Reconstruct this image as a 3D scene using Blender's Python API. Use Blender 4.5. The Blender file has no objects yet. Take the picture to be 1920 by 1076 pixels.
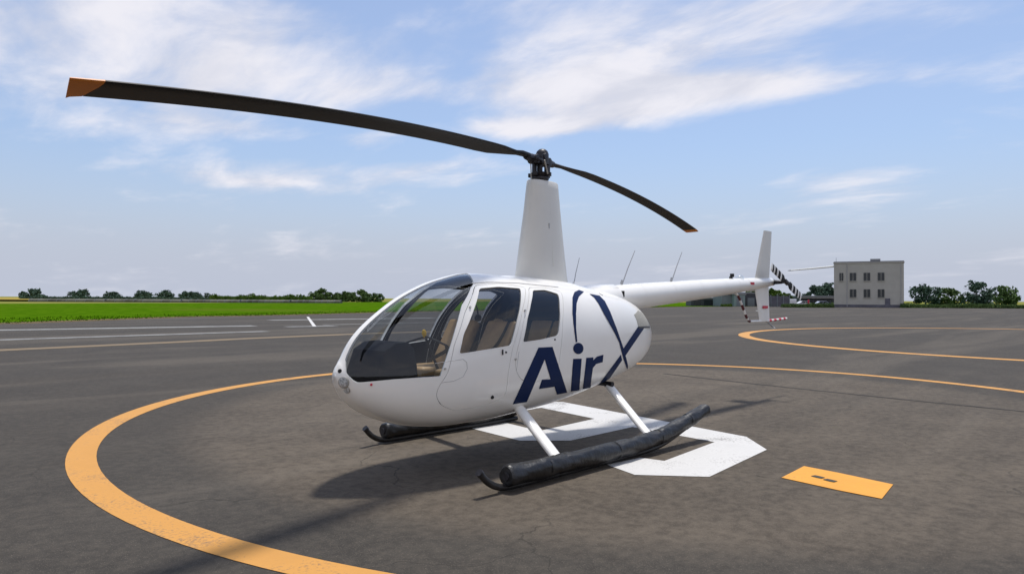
import bpy, bmesh, math, random
import numpy as np
from mathutils import Vector, Matrix
from mathutils.geometry import delaunay_2d_cdt

S = bpy.context.scene
COL = S.collection
random.seed(4)
RNG = np.random.default_rng(7)
R = math.radians

# ------------------------------------------------------------------ camera
CAM = Vector((6.022, 5.414, 1.636))
yaw, pit, rol = R(-135.881), R(0.945), R(0.2917)
fwd = Vector((math.cos(pit) * math.cos(yaw), math.cos(pit) * math.sin(yaw), math.sin(pit)))
rt = fwd.cross(Vector((0, 0, 1))).normalized()
up = rt.cross(fwd)
rt2 = math.cos(rol) * rt + math.sin(rol) * up
up2 = -math.sin(rol) * rt + math.cos(rol) * up
cd = bpy.data.cameras.new('camera')
cam = bpy.data.objects.new('camera', cd)
COL.objects.link(cam)
M = Matrix((rt2, up2, -fwd)).transposed().to_4x4()
M.translation = CAM
cam.matrix_world = M
cd.sensor_width = 36.0
cd.lens = 1351.86 / 1920 * 36
cd.clip_start = 0.05
cd.clip_end = 12000
S.camera = cam

# ------------------------------------------------------------------ sun and sky
SUN_DIR = Vector((-0.27, -0.10, 1.0)).normalized()        # towards the sun
SUN_EL = math.asin(SUN_DIR.z)
sd = bpy.data.lights.new('sun', 'SUN')
sd.energy = 4.2
sd.angle = R(5.5)
sd.color = (1.0, 0.955, 0.89)
sun = bpy.data.objects.new('sun', sd)
COL.objects.link(sun)
sun.rotation_euler = SUN_DIR.to_track_quat('Z', 'Y').to_euler()
sun.location = (0, 0, 30)

W = bpy.data.worlds.new('World')
S.world = W
W.use_nodes = True
nt = W.node_tree
nt.nodes.clear()


def N(t, kind, **kw):
    n = t.nodes.new(kind)
    for k, v in kw.items():
        setattr(n, k, v)
    return n


def math_n(t, op, a, b=None, c=None, clamp=False):
    n = t.nodes.new('ShaderNodeMath')
    n.operation = op
    n.use_clamp = clamp
    for i, v in enumerate((a, b, c)):
        if v is None:
            continue
        if isinstance(v, (int, float)):
            n.inputs[i].default_value = v
        else:
            t.links.new(v, n.inputs[i])
    return n.outputs[0]


def ramp(t, fac, lo, hi):
    n = t.nodes.new('ShaderNodeMapRange')
    n.interpolation_type = 'SMOOTHSTEP'
    t.links.new(fac, n.inputs[0])
    n.inputs[1].default_value = lo
    n.inputs[2].default_value = hi
    return n.outputs[0]


def mixc(t, fac, a, b, blend='MIX'):
    n = t.nodes.new('ShaderNodeMix')
    n.data_type = 'RGBA'
    n.blend_type = blend
    for s, v in ((n.inputs[0], fac), (n.inputs[6], a), (n.inputs[7], b)):
        if isinstance(v, (int, float)):
            s.default_value = v
        elif isinstance(v, (tuple, list)):
            s.default_value = (v[0], v[1], v[2], 1)
        else:
            t.links.new(v, s)
    return n.outputs[2]


def noise(t, vec, scale, detail=4, rough=0.5, dist=0.0):
    n = t.nodes.new('ShaderNodeTexNoise')
    n.inputs['Scale'].default_value = scale
    n.inputs['Detail'].default_value = detail
    n.inputs['Roughness'].default_value = rough
    n.inputs['Distortion'].default_value = dist
    if vec is not None:
        t.links.new(vec, n.inputs['Vector'])
    return n.outputs['Fac']


sky = N(nt, 'ShaderNodeTexSky', sky_type='NISHITA')
sky.sun_disc = False
sky.sun_elevation = SUN_EL
sky.sun_rotation = math.atan2(SUN_DIR.x, SUN_DIR.y)
sky.air_density = 1.0
sky.dust_density = 1.6
sky.ozone_density = 1.6
tc = N(nt, 'ShaderNodeTexCoord')
gen = tc.outputs['Generated']
sep = N(nt, 'ShaderNodeSeparateXYZ')
nt.links.new(gen, sep.inputs[0])
zc = math_n(nt, 'MAXIMUM', sep.outputs[2], 0.0)
zc = math_n(nt, 'ADD', zc, 0.16)
cx = math_n(nt, 'DIVIDE', sep.outputs[0], zc)
cy = math_n(nt, 'DIVIDE', sep.outputs[1], zc)
comb = N(nt, 'ShaderNodeCombineXYZ')
nt.links.new(cx, comb.inputs[0])
nt.links.new(cy, comb.inputs[1])
# cloud streets: stretched along one compass direction
mp = N(nt, 'ShaderNodeMapping')
mp.inputs['Rotation'].default_value = (0, 0, R(40))
mp.inputs['Scale'].default_value = (1.0, 0.62, 1.0)
mp.inputs['Location'].default_value = (2.3, 0.9, 0)
nt.links.new(comb.outputs[0], mp.inputs[0])
n1 = noise(nt, mp.outputs[0], 1.1, 9, 0.58, 0.35)
n2 = noise(nt, mp.outputs[0], 3.4, 6, 0.55, 0.4)
n3 = noise(nt, mp.outputs[0], 9.0, 6, 0.6, 0.6)
nz = math_n(nt, 'ADD', math_n(nt, 'MULTIPLY', n1, 0.62), math_n(nt, 'MULTIPLY', n2, 0.30))
nz = math_n(nt, 'ADD', nz, math_n(nt, 'MULTIPLY', n3, 0.10))
# broad cloud banks by compass bearing (h) and height (e)
hx = math_n(nt, 'MULTIPLY', sep.outputs[0], -0.6961)
hy = math_n(nt, 'MULTIPLY', sep.outputs[1], 0.7179)
hh = math_n(nt, 'ADD', hx, hy)
bias = None
for (u, v, su, sv, amp) in (
        (1120, 165, 240, 34, .18), (1440, 165, 190, 20, .16), (1020, 240, 130, 15, .22), (1180, 215, 130, 14, .12), (1560, 325, 80, 22, .15),
        (480, 165, 190, 34, .08), (740, 165, 90, 34, .05), (480, 340, 190, 16, .12), (840, 310, 150, 14, .12), (430, 235, 110, 16, .10), (760, 330, 120, 12, .08), (1460, 400, 170, 40, .06),
        (1350, 262, 210, 45, -.16), (1120, 300, 90, 45, -.06), (620, 290, 160, 14, -.10), (900, 350, 150, 25, -.04), (590, 235, 80, 16, -.1),
        (800, 215, 100, 20, -.1), (850, 150, 50, 30, -.08), (1300, 130, 60, 14, -.06), (400, 420, 400, 60, -.04), (1300, 420, 400, 50, -.06),
        (1200, 40, 260, 60, .1), (300, 60, 200, 60, .05)):
    dv = (fwd + (u - 960) / 1351.86 * rt2 - (v - 538) / 1351.86 * up2).normalized()
    h0 = dv.x * -0.6961 + dv.y * 0.7179
    a = math_n(nt, 'DIVIDE', math_n(nt, 'SUBTRACT', hh, h0), su / 1351.86)
    b = math_n(nt, 'DIVIDE', math_n(nt, 'SUBTRACT', sep.outputs[2], dv.z), sv / 1351.86)
    q = math_n(nt, 'ADD', math_n(nt, 'MULTIPLY', a, a), math_n(nt, 'MULTIPLY', b, b))
    g = math_n(nt, 'MULTIPLY', math_n(nt, 'EXPONENT', math_n(nt, 'MULTIPLY', q, -0.6)), amp)
    bias = g if bias is None else math_n(nt, 'ADD', bias, g)
side = math_n(nt, 'ADD', math_n(nt, 'MULTIPLY', sep.outputs[0], -0.718), math_n(nt, 'MULTIPLY', sep.outputs[1], -0.696))
side = ramp(nt, side, 0.1, 0.6)
nz = math_n(nt, 'ADD', nz, math_n(nt, 'MULTIPLY', bias, side))
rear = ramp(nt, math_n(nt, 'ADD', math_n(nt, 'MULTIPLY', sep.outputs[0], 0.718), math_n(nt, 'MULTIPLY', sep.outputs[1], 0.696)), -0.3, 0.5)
nz = math_n(nt, 'ADD', nz, math_n(nt, 'MULTIPLY', rear, 0.22))     # extra unseen cloud added behind the camera to brighten the fuselage sides
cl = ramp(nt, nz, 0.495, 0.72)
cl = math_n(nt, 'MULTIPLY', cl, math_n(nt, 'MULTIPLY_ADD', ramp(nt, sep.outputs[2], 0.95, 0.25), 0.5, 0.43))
skyc = nt.nodes.new('ShaderNodeVectorMath')
skyc.operation = 'MULTIPLY'
nt.links.new(sky.outputs[0], skyc.inputs[0])
skyc.inputs[1].default_value = (1.12, 1.31, 1.55)
# pale moist air low down
low = ramp(nt, sep.outputs[2], 0.22, 0.0)
thin = ramp(nt, sep.outputs[2], 0.95, 0.25)          # cloud decks look thinner overhead than edge-on
veil = mixc(nt, math_n(nt, 'MULTIPLY_ADD', thin, 0.17, 0.05), skyc.outputs[0], (8.0, 8.3, 9.0))     # thin high cirrus veil
base = mixc(nt, math_n(nt, 'MULTIPLY', low, 0.88), veil, (5.45, 5.75, 7.0))
ctone = mixc(nt, ramp(nt, n2, 0.35, 0.65), (7.3, 7.4, 8.3), (9.4, 9.2, 9.7))
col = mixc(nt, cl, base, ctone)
col = mixc(nt, math_n(nt, 'MULTIPLY', ramp(nt, sep.outputs[2], 0.12, 0.0), 0.6), col, (5.3, 5.8, 7.0))
bg = N(nt, 'ShaderNodeBackground')
bg.inputs[1].default_value = 0.105
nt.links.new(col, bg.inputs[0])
wo = N(nt, 'ShaderNodeOutputWorld')
nt.links.new(bg.outputs[0], wo.inputs[0])

S.view_settings.view_transform = 'Standard'
S.view_settings.look = 'None'
S.view_settings.gamma = 1.0
S.view_settings.use_curve_mapping = False
S.view_settings.exposure = -0.12
S.cycles.max_bounces = 10
S.cycles.transparent_max_bounces = 24


# ------------------------------------------------------------------ materials
def mat(name, col, rough=0.5, metal=0.0, var=0.0, vscale=8.0, bump=0.0, bscale=60.0, coat=0.0, spec=0.5):
    m = bpy.data.materials.new(name)
    m.use_nodes = True
    t = m.node_tree
    p = t.nodes['Principled BSDF']
    p.inputs['Roughness'].default_value = rough
    p.inputs['Metallic'].default_value = metal
    p.inputs['Coat Weight'].default_value = coat
    p.inputs['Coat Roughness'].default_value = 0.08
    p.inputs['Specular IOR Level'].default_value = spec
    tc = t.nodes.new('ShaderNodeTexCoord')
    v = tc.outputs['Object']
    a = noise(t, v, vscale, 5, 0.6)
    lo = tuple(c * (1 - var) for c in col)
    hi = tuple(min(1, c * (1 + var)) for c in col)
    t.links.new(mixc(t, ramp(t, a, 0.3, 0.7), lo, hi), p.inputs['Base Color'])
    if var:
        t.links.new(math_n(t, 'MULTIPLY_ADD', a, 0.25 * rough, rough * 0.88), p.inputs['Roughness'])
    if bump:
        b = t.nodes.new('ShaderNodeBump')
        b.inputs['Strength'].default_value = bump
        b.inputs['Distance'].default_value = 0.01
        t.links.new(noise(t, v, bscale, 4, 0.6), b.inputs['Height'])
        t.links.new(b.outputs[0], p.inputs['Normal'])
    return m


def glass(name, tint, refl=0.09, rough=0.02):
    m = bpy.data.materials.new(name)
    m.use_nodes = True
    t = m.node_tree
    t.nodes.clear()
    o = t.nodes.new('ShaderNodeOutputMaterial')
    tr = t.nodes.new('ShaderNodeBsdfTransparent')
    tr.inputs[0].default_value = (*tint, 1)
    gl = t.nodes.new('ShaderNodeBsdfGlossy')
    gl.inputs['Roughness'].default_value = rough
    gl.inputs[0].default_value = (0.95, 0.97, 1, 1)
    lw = t.nodes.new('ShaderNodeFresnel')
    ge = t.nodes.new('ShaderNodeNewGeometry')
    t.links.new(math_n(t, 'MULTIPLY_ADD', ge.outputs['Backfacing'], 1 / 1.5 - 1.5, 1.5), lw.inputs[0])
    f = math_n(t, 'MULTIPLY_ADD', lw.outputs[0], 1.1, refl, clamp=True)
    mx = t.nodes.new('ShaderNodeMixShader')
    t.links.new(f, mx.inputs[0])
    t.links.new(tr.outputs[0], mx.inputs[1])
    t.links.new(gl.outputs[0], mx.inputs[2])
    t.links.new(mx.outputs[0], o.inputs[0])
    return m


MW = mat('white_paint', (0.84, 0.825, 0.785), 0.30, var=0.03, vscale=1.4, coat=0.5)
MW2 = mat('white_enamel', (0.80, 0.79, 0.76), 0.4, var=0.04, vscale=5)
MNAVY = mat('navy_vinyl', (0.004, 0.016, 0.068), 0.5, var=0.08, spec=0.15)
MBLK = mat('black_rubberised_cloth', (0.006, 0.006, 0.007), 0.42, var=0.5, vscale=9, bump=0.8, bscale=7)
MBLK.node_tree.nodes['Bump'].inputs['Distance'].default_value = 0.022
MSKID = mat('worn_black_paint', (0.015, 0.014, 0.014), 0.45, var=0.5, vscale=20)
MBLADE = mat('blade_dark_grey', (0.007, 0.007, 0.0075), 0.5, var=0.2, vscale=1.5, spec=0.3)
MHUB = mat('hub_dark_metal', (0.022, 0.021, 0.025), 0.45, 0.3, var=0.4, vscale=25)
MORANGE = mat('orange_tip_paint', (0.62, 0.20, 0.02), 0.5)
MDARK = mat('charcoal_lining', (0.008, 0.0085, 0.011), 0.85, var=0.2, spec=0.08)
MNAVYIN = mat('dark_blue_trim', (0.008, 0.013, 0.032), 0.6, spec=0.2)
MTAN = mat('tan_leather', (0.44, 0.28, 0.13), 0.55, var=0.12, vscale=10, bump=0.15, bscale=30)
MTANW = mat('tan_piping', (0.55, 0.46, 0.34), 0.5)
MYEL = mat('yellow_plastic', (0.75, 0.45, 0.03), 0.4)
MRED = mat('red_paint', (0.55, 0.02, 0.05), 0.45)
MMAR = mat('dark_maroon_paint', (0.10, 0.02, 0.025), 0.5)
MSTEEL = mat('brushed_steel', (0.45, 0.44, 0.41), 0.4, 0.7, var=0.1)
MSCREEN = mat('grey_mesh_screen', (0.36, 0.35, 0.31), 0.7, var=0.15, vscale=60)
MPL = mat('panel_line_grey', (0.42, 0.42, 0.42), 0.5)
MANT = mat('antenna_grey', (0.36, 0.37, 0.39), 0.5)
MGAP = mat('black_gap', (0.01, 0.01, 0.01), 0.8)
MGL = glass('windshield_acrylic', (0.80, 0.83, 0.84), 0.0)
MGL2 = glass('tinted_window_acrylic', (0.62, 0.64, 0.67), 0.0)
MLENS = mat('lamp_reflector', (0.42, 0.44, 0.45), 0.30, 0.2, var=0.5, vscale=60)
MGLL = glass('lamp_lens', (0.85, 0.87, 0.88), 0.12)


# ------------------------------------------------------------------ helpers
def tag(o, label=None, cat=None, group=None, kind=None):
    if label: o['label'] = label
    if cat: o['category'] = cat
    if group: o['group'] = group
    if kind: o['kind'] = kind
    return o


def link(name, me, parent=None):
    o = bpy.data.objects.new(name, me)
    COL.objects.link(o)
    if parent is not None:
        o.parent = parent
    return o


def empty(name, loc=(0, 0, 0), rz=0.0):
    o = bpy.data.objects.new(name, None)
    o.empty_display_size = 0.2
    COL.objects.link(o)
    o.location = loc
    o.rotation_euler = (0, 0, rz)
    return o


class MB:
    """collects verts and faces for one mesh"""

    def __init__(s):
        s.v, s.f, s.m = [], [], []

    def add(s, vs, fs, mi=0):
        b = len(s.v)
        s.v += [tuple(x) for x in vs]
        s.f += [tuple(b + i for i in f) for f in fs]
        s.m += [mi] * len(fs)
        return s

    def box(s, c, d, mi=0, rot=None):
        vs = []
        for x in (-.5, .5):
            for y in (-.5, .5):
                for z in (-.5, .5):
                    p = Vector((x * d[0], y * d[1], z * d[2]))
                    if rot is not None:
                        p = rot @ p
                    vs.append(p + Vector(c))
        return s.add(vs, [(0, 1, 3, 2), (4, 6, 7, 5), (0, 4, 5, 1), (2, 3, 7, 6), (0, 2, 6, 4), (1, 5, 7, 3)], mi)

    def tube(s, pts, rad, n=12, cap=True, flat=1.0, flatdir=None, mi=0):
        pts = [Vector(p) for p in pts]
        if not isinstance(rad, (list, tuple)):
            rad = [rad] * len(pts)
        rings = []
        prev = None
        for i, p in enumerate(pts):
            t = (pts[min(i + 1, len(pts) - 1)] - pts[max(i - 1, 0)]).normalized()
            if flatdir is not None:
                a = Vector(flatdir)
            elif prev is not None:
                a = prev
            else:
                a = Vector((0, 0, 1)) if abs(t.z) < .9 else Vector((1, 0, 0))
            a = (a - a.dot(t) * t).normalized()
            prev = a
            b = t.cross(a)
            rings.append([p + (a * math.cos(2 * math.pi * k / n) + b * flat * math.sin(2 * math.pi * k / n)) * rad[i] for k in range(n)])
        vs = [q for r_ in rings for q in r_]
        fs = []
        for i in range(len(rings) - 1):
            for k in range(n):
                a0 = i * n + k
                a1 = i * n + (k + 1) % n
                fs.append((a0, a0 + n, a1 + n, a1)[::-1])
        if cap:
            fs.append(tuple(range(n)))
            fs.append(tuple(reversed(range((len(rings) - 1) * n, len(rings) * n))))
        return s.add(vs, fs, mi)

    def build(s, name, mats, parent=None, smooth=True, bevel=0.0, seg=2):
        me = bpy.data.meshes.new(name)
        me.from_pydata(s.v, [], s.f)
        if not isinstance(mats, (list, tuple)):
            mats = [mats]
        for m in mats:
            me.materials.append(m)
        me.polygons.foreach_set('material_index', s.m)
        bm = bmesh.new()
        bm.from_mesh(me)
        bmesh.ops.recalc_face_normals(bm, faces=bm.faces)
        if bevel:
            bmesh.ops.bevel(bm, geom=[e for e in bm.edges if len(e.link_faces) == 2 and e.calc_face_angle() > 0.6] , offset=bevel, segments=seg, affect='EDGES', profile=0.6)
        bm.to_mesh(me)
        bm.free()
        if smooth:
            me.shade_smooth() if hasattr(me, 'shade_smooth') else None
            me.set_sharp_from_angle(angle=R(38))
        return link(name, me, parent)


def box_part(name, c, d, m, parent, bevel=0.0, rot=None, seg=2):
    return MB().box(c, d, rot=rot).build(name, m, parent, bevel=bevel, seg=seg)


def catmull(pts, n=6):
    P = [Vector(p) for p in pts]
    out = []
    for i in range(len(P) - 1):
        a, b, c, d = P[max(i - 1, 0)], P[i], P[i + 1], P[min(i + 2, len(P) - 1)]
        for k in range(n):
            t = k / n
            out.append(0.5 * ((2 * b) + (c - a) * t + (2 * a - 5 * b + 4 * c - d) * t * t + (3 * b - a - 3 * c + d) * t ** 3))
    out.append(P[-1])
    return out


# ================================================================== GROUND
def ground_mat():
    m = bpy.data.materials.new('aged_asphalt')
    m.use_nodes = True
    t = m.node_tree
    p = t.nodes['Principled BSDF']
    v = t.nodes.new('ShaderNodeTexCoord').outputs['Object']
    big = noise(t, v, 0.11, 6, 0.6, 0.6)
    mid = noise(t, v, 0.8, 7, 0.65, 0.3)
    fine = noise(t, v, 9.0, 8, 0.75)
    grit = noise(t, v, 70.0, 3, 0.7)
    vor = t.nodes.new('ShaderNodeTexVoronoi')
    vor.inputs['Scale'].default_value = 110
    t.links.new(v, vor.inputs['Vector'])
    c = mixc(t, ramp(t, mid, 0.3, 0.72), (0.0595, 0.0475, 0.0350), (0.1050, 0.0849, 0.0630))
    # bluish grey outside the pad
    sx = t.nodes.new('ShaderNodeSeparateXYZ')
    t.links.new(v, sx.inputs[0])
    dx = math_n(t, 'ADD', sx.outputs[0], 3.38)
    dy = math_n(t, 'ADD', sx.outputs[1], 0.80)
    rr = math_n(t, 'SQRT', math_n(t, 'ADD', math_n(t, 'MULTIPLY', dx, dx), math_n(t, 'MULTIPLY', dy, dy)))
    rr = math_n(t, 'ADD', rr, math_n(t, 'MULTIPLY', math_n(t, 'SUBTRACT', mid, 0.5), 0.9))
    sc1 = noise(t, v, 5.0, 9, 0.82)
    out = ramp(t, rr, 6.0, 6.8)
    c = mixc(t, math_n(t, 'MULTIPLY', out, 0.9), c, mixc(t, ramp(t, mid, 0.3, 0.7), (0.0273, 0.0248, 0.0215), (0.0402, 0.0362, 0.0305)))
    # long soft streaks of wear, along one direction
    mp = t.nodes.new('ShaderNodeMapping')
    mp.inputs['Rotation'].default_value = (0, 0, R(52))
    mp.inputs['Scale'].default_value = (0.10, 0.9, 1)
    t.links.new(v, mp.inputs[0])
    st = noise(t, mp.outputs[0], 0.7, 7, 0.6, 0.5)
    c = mixc(t, math_n(t, 'MULTIPLY', ramp(t, st, 0.48, 0.66), 0.5), c, (0.0391, 0.0329, 0.0257))
    mp2 = t.nodes.new('ShaderNodeMapping')
    mp2.inputs['Rotation'].default_value = (0, 0, R(-38))
    mp2.inputs['Scale'].default_value = (0.05, 0.35, 1)
    t.links.new(v, mp2.inputs[0])
    st2 = noise(t, mp2.outputs[0], 0.9, 6, 0.6, 0.8)
    c = mixc(t, math_n(t, 'MULTIPLY', ramp(t, st2, 0.48, 0.64), math_n(t, 'MULTIPLY_ADD', out, -0.15, 0.5)), c, (0.1330, 0.1115, 0.0865))
    c = mixc(t, math_n(t, 'MULTIPLY', ramp(t, big, 0.5, 0.68), 0.4), c, (0.0434, 0.0367, 0.0291))
    c = mixc(t, math_n(t, 'MULTIPLY', ramp(t, fine, 0.38, 0.72), math_n(t, 'MULTIPLY_ADD', out, -0.27, 0.5)), c, (0.1400, 0.1152, 0.0876))
    c = mixc(t, math_n(t, 'MULTIPLY', ramp(t, fine, 0.52, 0.32), 0.45), c, (0.0336, 0.0279, 0.0219))
    # exposed aggregate, light and dark stones
    c = mixc(t, math_n(t, 'MULTIPLY', ramp(t, vor.outputs['Distance'], 0.4, 0.05), 0.6), c, mixc(t, ramp(t, grit, 0.42, 0.6), (0.0350, 0.0304, 0.0246), (0.2380, 0.2027, 0.1588)))
    # hairline cracks
    wv = t.nodes.new('ShaderNodeTexVoronoi')
    wv.feature = 'DISTANCE_TO_EDGE'
    wv.inputs['Scale'].default_value = 0.33
    dn = t.nodes.new('ShaderNodeTexNoise')
    dn.inputs['Scale'].default_value = 1.8
    dn.inputs['Detail'].default_value = 8
    t.links.new(v, dn.inputs['Vector'])
    vm = t.nodes.new('ShaderNodeVectorMath')
    vm.operation = 'MULTIPLY_ADD'
    t.links.new(dn.outputs['Color'], vm.inputs[0])
    vm.inputs[1].default_value = (0.9, 0.9, 0)
    t.links.new(v, vm.inputs[2])
    t.links.new(vm.outputs[0], wv.inputs['Vector'])
    crack = ramp(t, wv.outputs['Distance'], 0.0035, 0.0005)
    crack = math_n(t, 'MULTIPLY', crack, ramp(t, mid, 0.42, 0.58))
    c = mixc(t, math_n(t, 'MULTIPLY', crack, 0.55), c, (0.0210, 0.0189, 0.0148))
    # pale scuffs and dark drips in loose groups
    grp = ramp(t, big, 0.42, 0.62)
    c = mixc(t, math_n(t, 'MULTIPLY', math_n(t, 'MULTIPLY', ramp(t, sc1, 0.66, 0.74), grp), 0.55), c, (0.30, 0.285, 0.26))
    c = mixc(t, math_n(t, 'MULTIPLY', ramp(t, sc1, 0.34, 0.26), 0.6), c, (0.022, 0.020, 0.018))
    # dull green moss specks in places
    ms = noise(t, v, 2.3, 7, 0.7)
    c = mixc(t, math_n(t, 'MULTIPLY', ramp(t, ms, 0.66, 0.74), 0.5), c, (0.0700, 0.0760, 0.0165))
    t.links.new(c, p.inputs['Base Color'])
    p.inputs['Roughness'].default_value = 0.9
    p.inputs['Specular IOR Level'].default_value = 0.25
    b = t.nodes.new('ShaderNodeBump')
    b.inputs['Strength'].default_value = 0.55
    b.inputs['Distance'].default_value = 0.006
    hsum = math_n(t, 'ADD', math_n(t, 'MULTIPLY', grit, 0.6), fine)
    t.links.new(math_n(t, 'SUBTRACT', hsum, crack), b.inputs['Height'])
    t.links.new(b.outputs[0], p.inputs['Normal'])
    return m


def paint_mat(name, col, wear=0.62, dark=(0.075, 0.068, 0.06), fade=0.12):
    m = bpy.data.materials.new(name)
    m.use_nodes = True
    t = m.node_tree
    p = t.nodes['Principled BSDF']
    v = t.nodes.new('ShaderNodeTexCoord').outputs['Object']
    a = noise(t, v, 1.3, 8, 0.72, 0.4)
    f = noise(t, v, 38, 5, 0.7)
    c = mixc(t, ramp(t, a, 0.3, 0.7), tuple(x * (1 - fade) for x in col), col)
    mix = math_n(t, 'ADD', math_n(t, 'MULTIPLY', a, 0.55), math_n(t, 'MULTIPLY', f, 0.45))
    c = mixc(t, math_n(t, 'MULTIPLY', ramp(t, mix, wear - 0.07, wear + 0.07), 0.8), c, dark)
    t.links.new(c, p.inputs['Base Color'])
    p.inputs['Roughness'].default_value = 0.75
    b = t.nodes.new('ShaderNodeBump')
    b.inputs['Strength'].default_value = 0.35
    b.inputs['Distance'].default_value = 0.004
    t.links.new(noise(t, v, 60, 4, 0.7), b.inputs['Height'])
    t.links.new(b.outputs[0], p.inputs['Normal'])
    return m


def grass_mat(name, c1, c2, c3):
    m = bpy.data.materials.new(name)
    m.use_nodes = True
    t = m.node_tree
    p = t.nodes['Principled BSDF']
    v = t.nodes.new('ShaderNodeTexCoord').outputs['Object']
    a = noise(t, v, 0.03, 6, 0.6, 0.5)
    b_ = noise(t, v, 0.6, 7, 0.7)
    c = mixc(t, ramp(t, b_, 0.3, 0.7), c1, c2)
    c = mixc(t, ramp(t, a, 0.5, 0.7), c, c3)
    t.links.new(c, p.inputs['Base Color'])
    p.inputs['Roughness'].default_value = 0.9
    p.inputs['Specular IOR Level'].default_value = 0.0
    return m


MASPH = ground_mat()
MWHITE = paint_mat('white_line_paint', (0.56, 0.55, 0.53), 0.585)
MWORN = paint_mat('worn_white_line_paint', (0.26, 0.26, 0.245), 0.51)
MOR = paint_mat('orange_line_paint', (0.54, 0.255, 0.045), 0.58)
MORF = paint_mat('faded_orange_line_paint', (0.19, 0.13, 0.060), 0.55)
MORB = paint_mat('bright_orange_plate_paint', (0.66, 0.29, 0.025), 0.62)
MBLKP = paint_mat('black_line_paint', (0.03, 0.025, 0.012), 0.7)
MGRASS = grass_mat('field_grass', (0.022, 0.075, 0.001), (0.075, 0.150, 0.005), (0.075, 0.110, 0.010))
MMEAD = grass_mat('far_meadow_grass', (0.16, 0.17, 0.04), (0.22, 0.20, 0.06), (0.08, 0.13, 0.03))


def sheet(name, pts, z, m, holes=None, kind='structure', parent=None):
    me = bpy.data.meshes.new(name)
    if holes is None:
        me.from_pydata([(x, y, z) for x, y in pts], [], [tuple(range(len(pts)))])
        bm = bmesh.new(); bm.from_mesh(me)
        bmesh.ops.triangulate(bm, faces=bm.faces)
        bmesh.ops.recalc_face_normals(bm, faces=bm.faces)
        if sum(f.normal.z * f.calc_area() for f in bm.faces) < 0:
            bmesh.ops.reverse_faces(bm, faces=bm.faces)
        bm.to_mesh(me); bm.free()
    me.materials.append(m)
    o = link(name, me, parent)
    if kind: o['kind'] = kind
    return o


def ring(name, c, r0, w, z, m, a0=0, a1=360, n=180):
    vs, fs = [], []
    for i in range(n + 1):
        a = R(a0 + (a1 - a0) * i / n)
        for rr in (r0 - w / 2, r0 + w / 2):
            vs.append((c[0] + rr * math.cos(a), c[1] + rr * math.sin(a), z))
    for i in range(n):
        fs.append((2 * i, 2 * i + 1, 2 * i + 3, 2 * i + 2))
    me = bpy.data.meshes.new(name)
    me.from_pydata(vs, [], fs)
    me.materials.append(m)
    o = link(name, me)
    o['kind'] = 'structure'
    return o


GP = [(math.cos(2 * math.pi * k / 64) * 6000, math.sin(2 * math.pi * k / 64) * 6000) for k in range(64)]
sheet('ground', GP, -0.03, MMEAD)
# flying field's near grass, behind the apron
sheet('grass_field', [(60, -60), (30, -48), (-3.6, -46.2), (-18, -55.9), (-26.9, -56.9), (-41.7, -62.7), (-141, -83.6), (-330, -95), (-345, -330), (-75, -202), (-30, -190), (60, -175)], -0.015, MGRASS)
sheet('grass_verge', [(-209.6, -71.0), (-141, -83.6), (-330, -95), (-420, -120), (-420, 80), (-245, 60), (-238, -32)], -0.018, MGRASS)
sheet('apron', [(60, 90), (60, -52), (30, -47.8), (-3.58, -46.22), (-17.98, -55.92), (-26.92, -56.87), (-41.66, -62.66), (-90, -72.5), (-140.98, -83.61), (-209.64, -71.02), (-236, -32.42), (-240, 90)], 0.0, MASPH)

MSOIL = grass_mat('bare_edge_soil', (0.10, 0.075, 0.045), (0.15, 0.115, 0.07), (0.08, 0.085, 0.03))
EDGE = [(60, -52), (30, -47.8), (-3.58, -46.22), (-17.98, -55.92), (-26.92, -56.87), (-41.66, -62.66), (-90, -72.5), (-140.98, -83.61), (-209.64, -71.02)]
gv, gf = [], []
ev, ef = [], []
for i in range(len(EDGE) - 1):
    a, b = Vector(EDGE[i]), Vector(EDGE[i + 1])
    d_ = (b - a).normalized()
    n_ = Vector((d_.y, -d_.x))
    if n_.dot(Vector((0, -1))) < 0: n_ = -n_
    L_ = (b - a).length
    k_ = len(ev)
    ev += [(a.x - n_.x * 1.0, a.y - n_.y * 1.0, .003), (a.x + n_.x * 1.6, a.y + n_.y * 1.6, .003), (b.x + n_.x * 1.6, b.y + n_.y * 1.6, .003), (b.x - n_.x * 1.0, b.y - n_.y * 1.0, .003)]
    ef.append((k_, k_ + 1, k_ + 2, k_ + 3))
    for _ in range(int(L_ * 60)):
        q = a + d_ * RNG.uniform(0, L_) + n_ * (RNG.uniform(0, 1) ** 1.6 * 9 + .1 + .25 * math.sin(_ * .01))
        h_ = RNG.uniform(.03, .11)
        w_ = RNG.uniform(.02, .06)
        an = RNG.uniform(0, 6.28)
        cx_, sx_ = math.cos(an) * w_, math.sin(an) * w_
        lx, ly = RNG.normal(size=2) * h_ * .35
        k_ = len(gv)
        gv += [(q.x - cx_, q.y - sx_, -.01), (q.x + cx_, q.y + sx_, -.01), (q.x + lx, q.y + ly, h_)]
        gf.append((k_, k_ + 1, k_ + 2))
me = bpy.data.meshes.new('apron_edge')
me.from_pydata(ev, [], ef)
me.materials.append(MSOIL)
link('apron_edge', me)['kind'] = 'structure'
me = bpy.data.meshes.new('edge_grass')
me.from_pydata(gv, [], gf)
me.materials.append(MGRASS)
o_ = link('edge_grass', me)
tag(o_, 'ragged green grass growing along the edge of the asphalt apron', 'grass', kind='stuff')

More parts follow.
